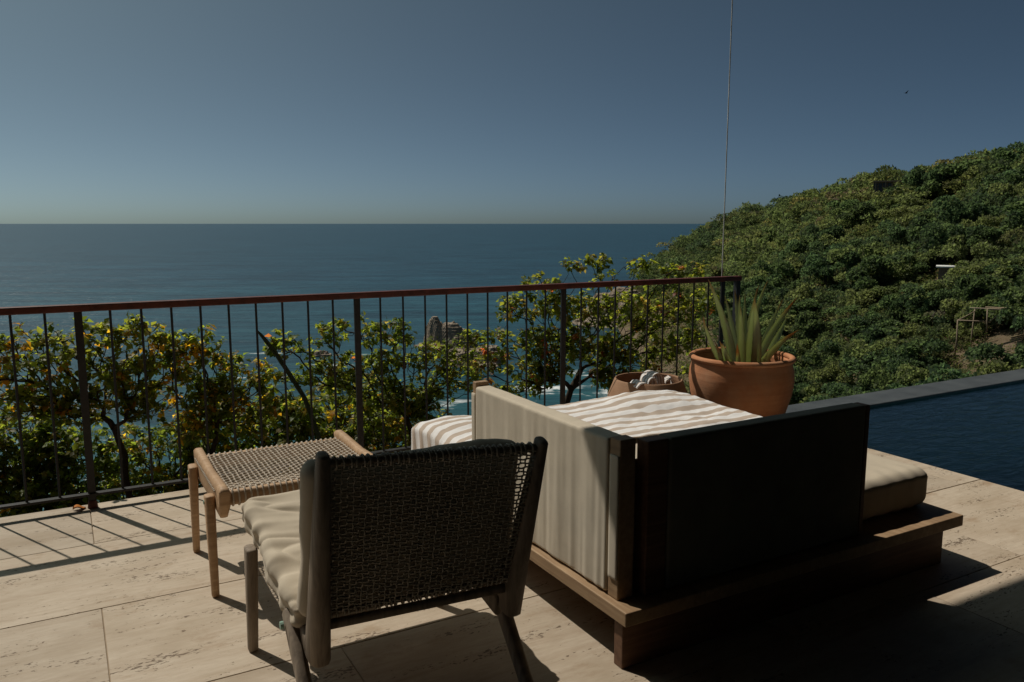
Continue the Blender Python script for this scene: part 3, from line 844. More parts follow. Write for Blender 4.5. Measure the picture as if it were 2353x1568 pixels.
def build_rocks():
    M_ROCK = mat_ground('sea_rock', (0.30, 0.24, 0.175), (0.38, 0.31, 0.24), (0.26, 0.21, 0.155))
    def rock(label, px, py, w, bumps, seed):
        P = at_z(px, py, -35.5)
        n = 110
        a = np.linspace(-1.25, 1.25, n); U, Vv = np.meshgrid(a, a, indexing='ij')
        q = np.stack([U * 2.2 + seed, Vv * 2.2, U * 0], -1)
        wx = U + .16 * fbm(q, 3, seed); wy = Vv + .16 * fbm(q + 7, 3, seed + 1)
        h = np.full_like(U, -1.0)
        for (bx, by, br, bh) in bumps:
            d = np.hypot(wx - bx, wy - by) / br
            h = np.maximum(h, bh * (1 - d ** 3.0) - (d > 1) * 1.0)
        h = h + .9 * fbm(q * 2.4, 5, seed + 2)
        st = .95; k = h / st + .35 * fbm(q * .8, 2, seed + 5); f = k - np.floor(k)
        h = h + (np.floor(k) + np.clip((f - .55) / .4, 0, 1) - k) * st * .8
        h = np.maximum(h, -1.5)
        X = P[0] + RT[0] * U * w + FW[0] * Vv * w; Y = P[1] + RT[1] * U * w + FW[1] * Vv * w
        b = MB(); b.grid(np.stack([X, Y, P[2] + h], -1))
        tag(b.build('sea_rock', M_ROCK, origin=P), label, 'rock')
    rock('layered brown rock stack standing in the sea, seen through the railing', 1025, 800, 9.0, [(-.38, 0, .42, 9.6), (-.28, 0, .52, 8.6), (.12, 0, .62, 8.0), (.3, .1, .8, 6.0), (0, 0, 1.1, 2.0)], 4)
    rock('low wave washed rock shelf below the tall rock stack', 1085, 838, 10.0, [(-.2, 0, .7, 4.2), (.4, .1, .6, 5.2), (0, 0, 1.1, 1.4)], 9)
    rock('pale brown cliff rock at the water below the largest tree', 1400, 745, 15.0, [(-.1, .1, .6, 11.5), (.35, .2, .7, 13.5), (0, 0, 1.1, 3.0)], 14)
    rock('small half sunk rock in the white surf behind the middle tree', 735, 822, 4.5, [(0, 0, .7, 1.8), (.4, 0, .5, 1.2)], 19)
build_rocks()

# ---------------------------------------------------------------- railing, cable
def build_railing():
    Y = 4.669
    r = empty('railing', (2.2, Y, 0)); tag(r, 'black iron railing with oxide red handrail along the terrace edge', 'railing')
    b = MB(); b.box((-1.9, Y - .028, 1.052), (4.692, Y + .028, 1.090)); b.build('handrail', M_RUST, r, bevel=.006)
    b = MB(); b.box((-1.9, Y - .020, .070), (4.64, Y + .020, .084)); b.build('bottom_rail', M_IRON, r, bevel=.002)
    for k in range(-13, 31):
        X = 0.060 + 0.1485 * k
        if k % 10 == 0:
            b = MB(); b.box((X - .019, Y - .008, 0.0), (X + .019, Y + .008, 1.0515)); b.build('post', M_IRON, r, bevel=.002)
            b = MB(); b.bar((X, Y, 0.001), (X, Y, .045), (1, 0, 0), (.026, .018), (.020, .010), 12, 3); b.build('post_foot', M_RUST, r, smooth=True)
        else:
            b = MB(); b.tube([(X, Y, .078), (X, Y, 1.054)], .0065, 8); b.build('baluster', M_IRON, r, smooth=True)
    b = MB(); b.box((4.646, Y - .02, 0.0), (4.686, Y + .02, 1.0515)); b.build('end_post', mat_plain('blue_grey_steel', (.03, .032, .036), .5), r, bevel=.003)
    c = MB(); c.tube([(4.555, 4.725, -.25), (4.5555, 4.725, 2.0), (4.5545, 4.725, 4.45)], .0042, 8)
    tag(c.build('steel_cable', M_STEEL, smooth=True), 'thin vertical steel cable rising past the railing corner into the sky', 'cable')
build_railing()

# ---------------------------------------------------------------- soft goods
def cushion(size, n, k, disp, seed=0):
    """rounded box, half sizes; disp(q unit coords, normal) -> offset along normal"""
    hx, hy, hz = size
    mx = max(size)
    cnt = [max(6, int(n * s / mx)) for s in size]
    V = []; F = []; off = 0
    for ax in range(3):
        u, v = (ax + 1) % 3, (ax + 2) % 3
        for sg in (-1, 1):
            a = np.linspace(-1, 1, cnt[u] + 1); c = np.linspace(-1, 1, cnt[v] + 1)
            A, B = np.meshgrid(a, c, indexing='ij')
            p = np.zeros(A.shape + (3,)); p[..., ax] = sg; p[..., u] = A; p[..., v] = B
            V.append(p.reshape(-1, 3))
            nu, nv = A.shape
            for i in range(nu - 1):
                for j in range(nv - 1):
                    q = (off + i * nv + j, off + (i + 1) * nv + j, off + (i + 1) * nv + j + 1, off + i * nv + j + 1)
                    F.append(q if sg > 0 else q[::-1])
            off += nu * nv
    p = np.concatenate(V)
    rnd = k                                         # corner radius in metres
    S = np.array(size)
    w = p * S
    core = np.sign(w) * np.minimum(np.abs(w), np.maximum(S - rnd, 0.001))
    d = w - core
    L = np.linalg.norm(d, axis=1)[:, None]
    nrm = d / np.maximum(L, 1e-9)
    w2 = core + nrm * np.minimum(rnd, S.min())
    off_ = disp(w2, nrm)
    return w2 + nrm * off_[:, None], F
def solid(name, c, size, n, k, disp, mat, parent=None, rot=None, origin=None):
    V, F = cushion(size, n, k, disp)
    if rot is not None: V = V @ np.array(rot).T
    b = MB(); b.add(V + np.array(c), F)
    return b.build(name, mat, parent, smooth=True, weld=True, origin=origin)

# ---------------------------------------------------------------- daybed
def build_daybed():
    bed = empty('daybed', (2.47, 2.97, 0)); tag(bed, 'low wooden daybed with beige canvas bolsters and mattress', 'daybed')
    b = MB(); b.box((1.545, 1.985, .175), (3.405, 4.03, .225)); b.build('platform', M_BEDWOOD, bed, bevel=.004)
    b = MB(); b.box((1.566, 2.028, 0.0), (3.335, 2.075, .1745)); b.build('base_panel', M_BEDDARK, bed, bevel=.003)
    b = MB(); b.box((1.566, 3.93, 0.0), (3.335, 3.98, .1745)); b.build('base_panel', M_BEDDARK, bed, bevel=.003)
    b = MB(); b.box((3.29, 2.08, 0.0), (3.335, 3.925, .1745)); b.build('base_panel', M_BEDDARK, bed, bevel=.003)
    # mattress
    def dm(q, nr):
        wr = fbm(q * np.array([3, 3, 5]), 4, 3) * .008
        edge = np.exp(-((q[:, 2] - .055) / .012) ** 2) * .004 * (np.abs(nr[:, 2]) < .8)
        pk = np.sin(q[:, 0] * 60 + 3 * fbm(q * 5, 2, 4)) * .003 * np.exp(-((np.abs(q[:, 1]) - .85) / .08) ** 2)
        return wr + edge + pk
    solid('mattress', (2.512, 3.038, .314), (.86, .912, .088), 120, .050, dm, M_CUSH, bed)
    # left bolster along Y
    def fold(seed, ax, amp):
        def f(q, nr):
            s = q[:, ax]
            a = fbm(np.stack([s * 13, q[:, 2] * 0.7 + s * 1.2, s * 0 + seed], -1), 2, seed)
            e = fbm(np.stack([s * 26, q[:, 2] * 1.6, s * 0 + seed], -1), 2, seed + 3)
            side = (np.abs(nr[:, 2]) < .7)
            low = np.clip(.5 + (.28 - q[:, 2]) * 1.2, .5, 1.15)
            return (a * amp + e * amp * .45) * np.where(side, low, .25)
        return f
    lb = empty('left_bolster', (1.61, 2.6, .225)); lb.parent = bed; lb.location = Vector((1.61, 2.6, .225)) - bed.location
    base = np.array((1.61, 2.6, .225))
    def sub(o, par):
        o.parent = par
        o.location = Vector(o.location) - Vector(bed.location) - Vector(par.location)
        return o
    sub(solid('canvas_cover', (1.607, 2.632, .508), (.039, .497, .275), 190, .012, fold(2, 1, .007), M_CANVAS), lb)
    b = MB(); b.box((1.575, 2.072, .2255), (1.640, 2.130, .789)); sub(b.build('frame_post', M_BEDWOOD, None, bevel=.004), lb)
    b = MB(); b.box((1.575, 3.134, .2255), (1.640, 3.168, .800)); sub(b.build('frame_post', M_BEDWOOD, None, bevel=.004), lb)
    sub(solid('canvas_flap', (1.5715, 2.098, .515), (.004, .0235, .218), 40, .003, fold(7, 1, .001), M_CANVAS), lb)
    sub(solid('canvas_flap', (1.5715, 3.15, .50), (.004, .017, .25), 40, .003, fold(8, 1, .001), M_CANVAS), lb)
    b = MB(); b.box((1.643, 2.1165, .2255), (1.765, 2.1235, .70)); sub(b.build('slit_blocker', M_BEDDARK, None, bevel=.003), lb)  # added dark board that closes the bright slit between the bolsters
    # rear bolster along X, facing the camera
    rb = empty('rear_bolster', (2.2, 2.08, .225)); rb.parent = bed; rb.location = Vector((2.2, 2.08, .225)) - bed.location
    sub(solid('canvas_cover', (2.275, 2.083, .505), (.507, .036, .273), 150, .010, fold(12, 0, .0022), M_SHADECANVAS), rb)
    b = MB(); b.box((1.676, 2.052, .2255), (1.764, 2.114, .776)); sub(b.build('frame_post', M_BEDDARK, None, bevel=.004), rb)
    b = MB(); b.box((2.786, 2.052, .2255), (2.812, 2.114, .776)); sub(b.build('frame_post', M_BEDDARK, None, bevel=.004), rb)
build_daybed()

def mat_stripe(name, pitch):
    t = NT(name)
    a = t.n('Attribute'); a.attribute_name = 'tint'
    sep = t.n('SeparateColor'); t.l(a.outputs['Color'], sep.inputs[0])
    n = t.noise(t.world(), 6, 3)
    v = t.math('FRACT', t.math('DIVIDE', sep.outputs[0], pitch))
    s = t.ramp(v, [(0.0, 0.0), (0.50, 0.0), (0.53, 1.0), (0.96, 1.0), (1.0, 0.0)])
    c = t.mix(s, (0.80, 0.775, 0.76), (0.50, 0.405, 0.33))
    hem = t.ramp(sep.outputs[1], [(0.5, 0.0), (0.55, 1.0)])
    c = t.mix(t.math('MULTIPLY', hem, .8), c, (0.46, 0.36, 0.28))
    t.color(c); t.set(Roughness=1.0); t.b.inputs['Specular IOR Level'].default_value = 0.05
    t.b.inputs['Sheen Weight'].default_value = 0.15
    t.bump(t.noise(t.world(), 420, 3, .6), .5, .002)
    return t.m
M_TOWEL = mat_stripe('striped_terry', 0.105)
def build_towel():
    # sheet measured along its own length (s) and width (v); hangs over the left, far and right edges of the mattress
    nu, nv = 230, 130
    s = np.linspace(-.24, 1.82, nu); v = np.linspace(0, 1.02, nv)
    S, V = np.meshgrid(s, v, indexing='ij')
    top = .402
    x0, x1, yf = 1.665, 3.365, 3.945
    yn = 3.06 + .05 * np.sin(S * 3.1) + .10 * (S / 1.8)
    rr = .045
    def drop(d):
        # arc length past an edge -> (outward, down)
        a = np.clip(d / rr, 0, math.pi / 2)
        out = rr * np.sin(a); dn = rr * (1 - np.cos(a)) + np.maximum(d - rr * math.pi / 2, 0)
        return out, dn
    X = np.clip(S, 0, x1 - x0) + x0; Yv = np.minimum(yn + V, yf)
    ol, dl = drop(np.maximum(-S, 0)); orr, dr = drop(np.maximum(S - (x1 - x0), 0)); of, df = drop(np.maximum(yn + V - yf, 0))
    X = X - ol + orr; Yv = Yv + of
    wr = fbm(np.stack([X * 3.0, Yv * 5.0, X * 0], -1), 4, 41) * .028 + .014 * np.abs(fbm(np.stack([X * 8.0 + Yv * 3, Yv * 7.0, X * 0 + 4], -1), 3, 43))
    bump = .050 * np.exp(-(((X - 3.05) / .35) ** 2 + ((Yv - 3.75) / .22) ** 2)) + .035 * np.exp(-(((X - 1.80) / .18) ** 2 + ((Yv - 3.6) / .4) ** 2))
    Z = top + .012 + np.maximum(wr, -.006) + bump - np.maximum(dl, np.maximum(dr, df))
    hang = (dl > .03) | (df > .03) | (dr > .03)
    flut = fbm(np.stack([X * 9, Yv * 9, Z * 2], -1), 3, 47) * .018
    X = X - np.where(dl > .02, np.abs(flut) + .004, 0) + np.where(dr > .02, np.abs(flut), 0); Yv = Yv + np.where(df > .02, np.abs(flut), 0)
    Z = np.maximum(Z, .232)
    P = np.stack([X, Yv, Z], -1)
    F = np.array([(i * nv + j, (i + 1) * nv + j, (i + 1) * nv + j + 1, i * nv + j + 1) for i in range(nu - 1) for j in range(nv - 1)])
    C = np.zeros((nu * nv, 3)); C[:, 0] = (V + .008 * fbm(np.stack([S * 4, V * 4, S * 0], -1), 3, 51)).ravel()
    C[:, 1] = ((V < .016) | (V > 1.004) | (S > 1.805) | (S < -.225)).ravel()
    o = fastmesh('striped_towel', P.reshape(-1, 3), F, M_TOWEL, None, C, smooth=True, origin=(2.5, 3.5, .4))
    m = o.modifiers.new('thickness', 'SOLIDIFY'); m.thickness = .006; m.offset = 1
    tag(o, 'crumpled white and beige striped towel spread over the daybed mattress', 'towel')
build_towel()

# ---------------------------------------------------------------- weave
def weave(b, c00, c10, c01, c11, nu, nv, r, amp, jit=0.0, seg=3, double=False, seed=0, n=5):
    """strands across a quad: nu run along v, nv run along u"""
    g = np.random.default_rng(seed)
    c00, c10, c01, c11 = map(lambda q: np.asarray(q, float), (c00, c10, c01, c11))
    nrm = np.cross(c10 - c00, c01 - c00); nrm /= np.linalg.norm(nrm)
    def pt(u, v): return c00 * ((1 - u) * (1 - v))[:, None] + c10 * (u * (1 - v))[:, None] + c01 * ((1 - u) * v)[:, None] + c11 * (u * v)[:, None]
    for j in range(nv):
        v = (j + .5) / nv; m = nu * seg + 1; u = np.linspace(0, 1, m)
        ph = math.pi * j
        off = amp * np.cos(u * nu * math.pi + ph)
        vv = v + jit * np.interp(u, np.linspace(0, 1, nu // 3), g.normal(0, 1, nu // 3)) / nv
        b.tube(pt(u, vv) + off[:, None] * nrm, r, n)
    for i in range(nu):
        u0 = (i + .5) / nu; m = nv * seg + 1; v = np.linspace(0, 1, m)
        off = -amp * np.cos((i) * math.pi + v * nv * math.pi - math.pi * 0.5 + math.pi * .5)
        uu = u0 + jit * np.interp(v, np.linspace(0, 1, nv // 3), g.normal(0, 1, nv // 3)) / nu
        b.tube(pt(uu, v) + off[:, None] * nrm, r, n)

# ---------------------------------------------------------------- woven stool
def build_stool():
    s = empty('woven_stool', (.82, 3.5, 0)); tag(s, 'square teak footstool with woven rope top beside the railing', 'stool')
    Z = np.array([0, 0, 1.0])
    xl, xr, y0, y1 = .495, 1.155, 3.165, 3.845
    for x in (xl, xr):   # end boards with a rounded, slanted profile
        b = MB()
        secs = []
        for y, zt, zb in ((y0, .468, .455), (y0 + .012, .478, .385), (y0 + .05, .480, .345), (y0 + .12, .478, .345), (3.5, .468, .352), (y1 - .12, .478, .345), (y1 - .05, .480, .345), (y1 - .012, .478, .385), (y1, .468, .455)):
            secs.append(((x, y, (zt + zb) / 2), (1, 0, 0), (0, 0, 1), .021, (zt - zb) / 2))
        b.loft(secs, 16, 5); b.build('end_board', M_TEAK, s, smooth=True)
    for y in (y0 + .062, y1 - .062):
        b = MB(); b.bar((xl + .022, y, .420), (xr - .022, y, .420), (0, 1, 0), (.018, .030), (.018, .030), 12, 5, .1); b.build('rail', M_TEAK, s, smooth=True)
    for x, sg in ((xl - .041, -1), (xr + .041, 1)):
        for y, yt in ((3.274, 3.290), (3.790, 3.740)):
            b = MB(); b.bar((x, yt, .425), (x - sg * .001, y, 0.0), (1, 0, 0), (.0195, .030), (.0145, .019), 14, 5, .45)
            b.build('leg', M_TEAK, s, smooth=True)
            b = MB(); b.tube([(x + sg * .019, yt + .004, .395), (x + sg * .023, yt + .004, .395)], .008, 10, True); b.build('bolt', M_BRASS, s)
    b = MB()
    weave(b, (xl + .022, y0 + .075, .449), (xr - .022, y0 + .075, .449), (xl + .022, y1 - .075, .449), (xr - .022, y1 - .075, .449), 30, 32, .0032, .0029, .08, 3, seed=3)
    for i in range(26):   # loops round the rails
        x = xl + .022 + (i + .5) / 26 * (xr - xl - .044)
        for y in (y0 + .062, y1 - .062):
            t = np.linspace(0, 2 * np.pi, 13)
            b.tube(np.stack([np.full(13, x) + np.linspace(0, .006, 13), y + .0225 * np.cos(t), .420 + .0345 * np.sin(t)], 1), .0042, 5)
    b.build('woven_top', M_ROPE, s, smooth=True)['kind'] = 'stuff'
    b = MB()
    for i in range(26):   # knots on the outer faces
        y = y0 + .09 + i * (y1 - y0 - .18) / 25
        b.tube([(xl - .0235, y - .006, .447), (xl - .0262, y, .449), (xl - .0235, y + .006, .447)], .0040, 6, True)
    b.build('rope_knots', M_ROPE, s, smooth=True)['kind'] = 'stuff'
build_stool()

# ---------------------------------------------------------------- woven lounge chair
def build_chair():
    c = empty('lounge_chair', (.88, 2.45, 0)); tag(c, 'weathered teak lounge chair with woven rope back seen from behind', 'chair')
    LB, LT = np.array((.578, 2.200, .235)), np.array((.575, 2.055, .893))
    RB, RTp = np.array((1.198, 2.163, .255)), np.array((1.208, 1.972, .868))
    for B, T in ((LB, LT), (RB, RTp)):
        b = MB(); d = T - B
        b.bar(B, T, (1, 0, 0), (.033, .052), (.017, .024), 16, 3.2, .55); b.build('back_post', M_GREYWOOD, c, smooth=True)
    # cross bars
    def on(B, T, t): return B + (T - B) * t
    b = MB(); b.tube([on(LB, LT, .955), on(RB, RTp, .955)], .013, 10); b.build('top_bar', M_GREYWOOD, c, smooth=True)
    b = MB(); b.tube([on(LB, LT, .222), on(RB, RTp, .202)], .009, 10); b.build('weave_bar', M_GREYWOOD, c, smooth=True)
    b = MB(); b.bar(on(LB, LT, .165), on(RB, RTp, .140), (0, 0, 1), (.014, .012), (.014, .012), 12, 4, .1); b.build('bottom_bar', M_GREYWOOD, c, smooth=True)
    e = np.array((.022, -.012, 0)); f = np.array((-.022, -.012, 0))
    b = MB()
    weave(b, on(LB, LT, .225) + e, on(RB, RTp, .205) + f, on(LB, LT, .96) + e, on(RB, RTp, .96) + f, 33, 34, .0028, .0031, .07, 3, seed=11)
    A0, A1 = on(LB, LT, .955), on(RB, RTp, .955); B0, B1 = on(LB, LT, .222), on(RB, RTp, .202)
    for i in range(32):
        u = (i + .5) / 32 + rng.normal(0, .004)
        t = np.linspace(-.3, 2 * np.pi - .3, 14)
        for p, rr in ((A0 + (A1 - A0) * (.035 + .93 * u), .0165), (B0 + (B1 - B0) * (.035 + .93 * u), .0125)):
            b.tube(np.stack([p[0] + np.linspace(-.002, .005, 14), p[1] + rr * np.cos(t), p[2] + rr * np.sin(t)], 1), .0032, 5)
    b.build('woven_back', M_ROPEG, c, smooth=True)['kind'] = 'stuff'
    # legs
    for x, y in ((.500, 2.772), (1.214, 2.768)):
        b = MB(); b.bar((x + .004, y - .03, .395), (x, y, 0), (1, 0, 0), (.021, .031), (.017, .021), 14, 4, .45); b.build('front_leg', M_GREYWOOD, c, smooth=True)
    for x in (.535, 1.222):
        b = MB(); b.bar((x, 2.345, .335), (x + (.006 if x < 1 else .006), 2.075, 0.0), (1, 0, 0), (.021, .034), (.018, .024), 14, 4, .4); b.build('rear_leg', M_GREYWOOD, c, smooth=True)
    # seat rails and front / rear cross rails
    for x in (.563, 1.172):
        b = MB(); b.bar((x, 2.93, .405), (x, 2.17, .262), (1, 0, 0), (.017, .032), (.017, .036), 14, 4, .5); b.build('seat_rail', M_GREYWOOD, c, smooth=True)
    b = MB(); b.bar((.575, 2.895, .395), (1.16, 2.895, .395), (0, 0, 1), (.022, .014), (.022, .014), 12, 4, .1); b.build('cross_rail', M_GREYWOOD, c, smooth=True)
    for x, y, z in ((.512, 2.752, .352), (.515, 2.325, .298), (1.242, 2.325, .298)):
        s = -1 if x < 1 else 1
        b = MB(); b.tube([(x + s * .004, y, z), (x + s * .014, y, z)], .012, 10, True); b.build('bolt', M_BRASS, c)
    # woven seat under the cushion
    b = MB(); weave(b, (.58, 2.26, .290), (1.155, 2.26, .290), (.58, 2.89, .408), (1.155, 2.89, .408), 22, 26, .0035, .003, .1, 2, seed=14, n=4)
    b.build('woven_seat', M_ROPEG, c, smooth=True)['kind'] = 'stuff'
    # seat cushion: long soft creases across it
    th = math.atan2(.128, .64)
    rx = np.array(Matrix.Rotation(th, 3, 'X'))
    def ds(q, nr):
        up = np.clip(nr[:, 2], 0, 1)
        cr = fbm(np.stack([q[:, 0] * 2.2, q[:, 1] * 13 + q[:, 0] * 2.0, q[:, 2] * 3], -1), 3, 61)
        ridge = -np.abs(fbm(np.stack([q[:, 0] * 2.6, q[:, 1] * 7 + q[:, 0] * 2.2, q[:, 2] * 2 + 5], -1), 3, 63))
        soft = fbm(q * 4, 3, 65)
        gather = np.sin(q[:, 1] * 55 + 4 * fbm(q * 6, 2, 66)) * .004 * np.exp(-((q[:, 0] + .34) / .08) ** 2)
        pinch = -.018 * np.exp(-((np.abs(q[:, 2])) / .02) ** 2) * (np.abs(nr[:, 2]) < .5) * 0.3
        crease = -.013 * np.clip(1 - 3.2 * np.abs(fbm(np.stack([q[:, 0] * 1.9 + 3, q[:, 1] * 6.5 + q[:, 0] * 1.7, q[:, 2] * 1.5], -1), 3, 68)), 0, 1) ** 1.5
        return cr * .006 + ridge * .012 + crease + soft * .009 + gather + pinch + .006 * up
    seat = empty('seat_cushion_base', (0, 0, 0)); bpy.data.objects.remove(seat)
    o = solid('seat_cushion', (.866, 2.585, .405), (.362, .348, .054), 170, .042, ds, M_CUSH, c, rx)
    # back cushion leaning on the weave
    dback = (LT - LB); tb = math.atan2(-dback[1], dback[2])
    rb = np.array(Matrix.Rotation(tb + .02, 3, 'X')) @ np.array(Matrix.Rotation(R(-3.2), 3, 'Z'))
    def dbk(q, nr):
        cr = fbm(np.stack([q[:, 0] * 9, q[:, 1] * 3, q[:, 2] * 2.0], -1), 3, 71)
        ridge = -np.abs(fbm(np.stack([q[:, 0] * 7, q[:, 1] * 5, q[:, 2] * 3 + 3], -1), 2, 73))
        return cr * .012 + ridge * .014 + fbm(q * 5, 3, 75) * .010
    solid('back_cushion', (.872, 2.170, .598), (.335, .042, .256), 90, .038, dbk, M_CUSH, c, rb)
build_chair()

# ---------------------------------------------------------------- pots
def mat_clay(name, c0, c1, bloom):
    t = NT(name); w = t.world()
    n = t.noise(w, 7, 6, .65); ln = t.noise(t.world((1, 1, 14)), 3.5, 5, .6); n2 = t.noise(w, 2.6, 5, .6)
    c = t.ramp(n, [(0.3, c0), (0.7, c1)])
    c = t.mix(t.ramp(ln, [(0.35, .35), (0.65, 0.0)]), c, tuple(x * .7 for x in c0))
    c = t.mix(t.ramp(n2, [(0.5, 0.0), (0.72, bloom)]), c, (0.50, 0.34, 0.22))
    t.color(c); t.set(Roughness=.85); t.b.inputs['Specular IOR Level'].default_value = .2
    t.bump(t.math('ADD', ln, t.math('MULTIPLY', n, .5)), .5, .004)
    return t.m
def build_pots():
    M_CLAY = mat_clay('terracotta', (0.44, 0.18, 0.085), (0.56, 0.26, 0.13), .55)
    M_CLAY2 = mat_clay('brown_clay', (0.30, 0.165, 0.095), (0.41, 0.245, 0.15), .2)
    M_SOIL = mat_plain('potting_soil', (0.035, 0.025, 0.018), 1.0, .1, 0, .4, 40, .8, 60, .02)
    C = (4.20, 4.13, 0.0)
    p = empty('terracotta_pot', C); tag(p, 'large round terracotta pot holding the aloe by the pool corner', 'pot')
    b = MB(); b.lathe([(.0, .0), (.235, .0), (.262, .05), (.315, .17), (.352, .30), (.366, .40), (.362, .47), (.345, .528), (.345, .540), (.325, .545), (.318, .52), (.325, .44), (.322, .38), (0, .36)], C, 72)
    b.build('pot_body', M_CLAY, p, smooth=True)
    b = MB(); t = np.linspace(0, 2 * np.pi, 13)
    b.lathe([(.347 + .022 * math.cos(q), .556 + .020 * math.sin(q)) for q in t], C, 72); b.build('rim', M_CLAY, p, smooth=True)
    b = MB(); b.lathe([(.0, .47), (.15, .476), (.322, .468)], C, 40); b.build('soil', M_SOIL, p, smooth=True)
    C2 = (3.525, 4.335, 0.0)
    p = empty('clay_bowl', C2); tag(p, 'squat brown clay bowl with a rolled towel beside the terracotta pot', 'bowl')
    b = MB(); b.lathe([(0, 0), (.21, 0), (.255, .06), (.292, .16), (.296, .22), (.280, .31), (.236, .425), (.231, .432), (.224, .430), (.222, .42), (.262, .31), (.275, .22), (.26, .12), (0, .09)], C2, 64)
    b.build('bowl_body', M_CLAY2, p, smooth=True)
    # towels stuffed inside the bowl
    def ribbon(pts, width, axis, seed):
        pts = np.array(pts, float); n = len(pts); s = np.linspace(0, n - 1, 70)
        # smooth path
        path = np.stack([np.interp(s, range(n), pts[:, i]) for i in range(3)], 1)
        for _ in range(3): path[1:-1] = (path[:-2] + path[1:-1] * 2 + path[2:]) / 4
        w = np.linspace(-.5, .5, 22) * width
        ax = np.array(axis, float); ax /= np.linalg.norm(ax)
        P = path[:, None] + w[None, :, None] * ax
        P = P + (fbm(P * 12, 2, seed) * .005)[..., None] * np.array([1, .4, 1])
        nu, nv = P.shape[:2]
        F = np.array([(i * nv + j, (i + 1) * nv + j, (i + 1) * nv + j + 1, i * nv + j + 1) for i in range(nu - 1) for j in range(nv - 1)])
        Cc = np.zeros((nu * nv, 3)); Cc[:, 0] = np.tile((w + .5), (nu, 1)).ravel()
        return P.reshape(-1, 3), F, Cc
    root = None
    def arc(cx, cz, r, a0, a1, y0, y1, n=9):
        t_ = np.radians(np.linspace(a0, a1, n)); return [(cx + r * math.cos(q), y0 + (y1 - y0) * k / (n - 1), cz + r * math.sin(q)) for k, q in enumerate(t_)]
    items = [([(-.215, -.10, .415), (-.18, -.10, .446), (-.13, -.10, .440)] + arc(-.06, .415, .050, 170, 20, -.09, -.06) + [(-.005, -.05, .36)], .11, (.15, 1, .02)),
             ([(-.075, -.03, .36)] + arc(-.005, .425, .062, 175, -5, -.05, -.05, 14) + [(.07, -.05, .385), (.10, -.06, .375), (.13, -.06, .385)], .13, (.1, 1, 0)),
             ([(.085, -.03, .37), (.12, -.03, .415), (.165, -.035, .435), (.195, -.035, .40), (.20, -.035, .36)], .10, (.5, 1, 0))]
    VV, FF, CC, off = [], [], [], 0
    for k, (pts, w, ax) in enumerate(items):
        V, F, Cc = ribbon(np.array(pts) + np.array(C2), w, ax, 80 + k)
        VV.append(V); FF.append(F + off); CC.append(Cc); off += len(V)
    o = fastmesh('rolled_towel', np.concatenate(VV), np.concatenate(FF), mat_stripe('narrow_striped_terry', .034), None, np.concatenate(CC), smooth=True, origin=(C2[0], C2[1], .4))
    m = o.modifiers.new('thickness', 'SOLIDIFY'); m.thickness = .009
    tag(o, 'crumpled striped towel stuffed into the clay bowl', 'towel')
build_pots()

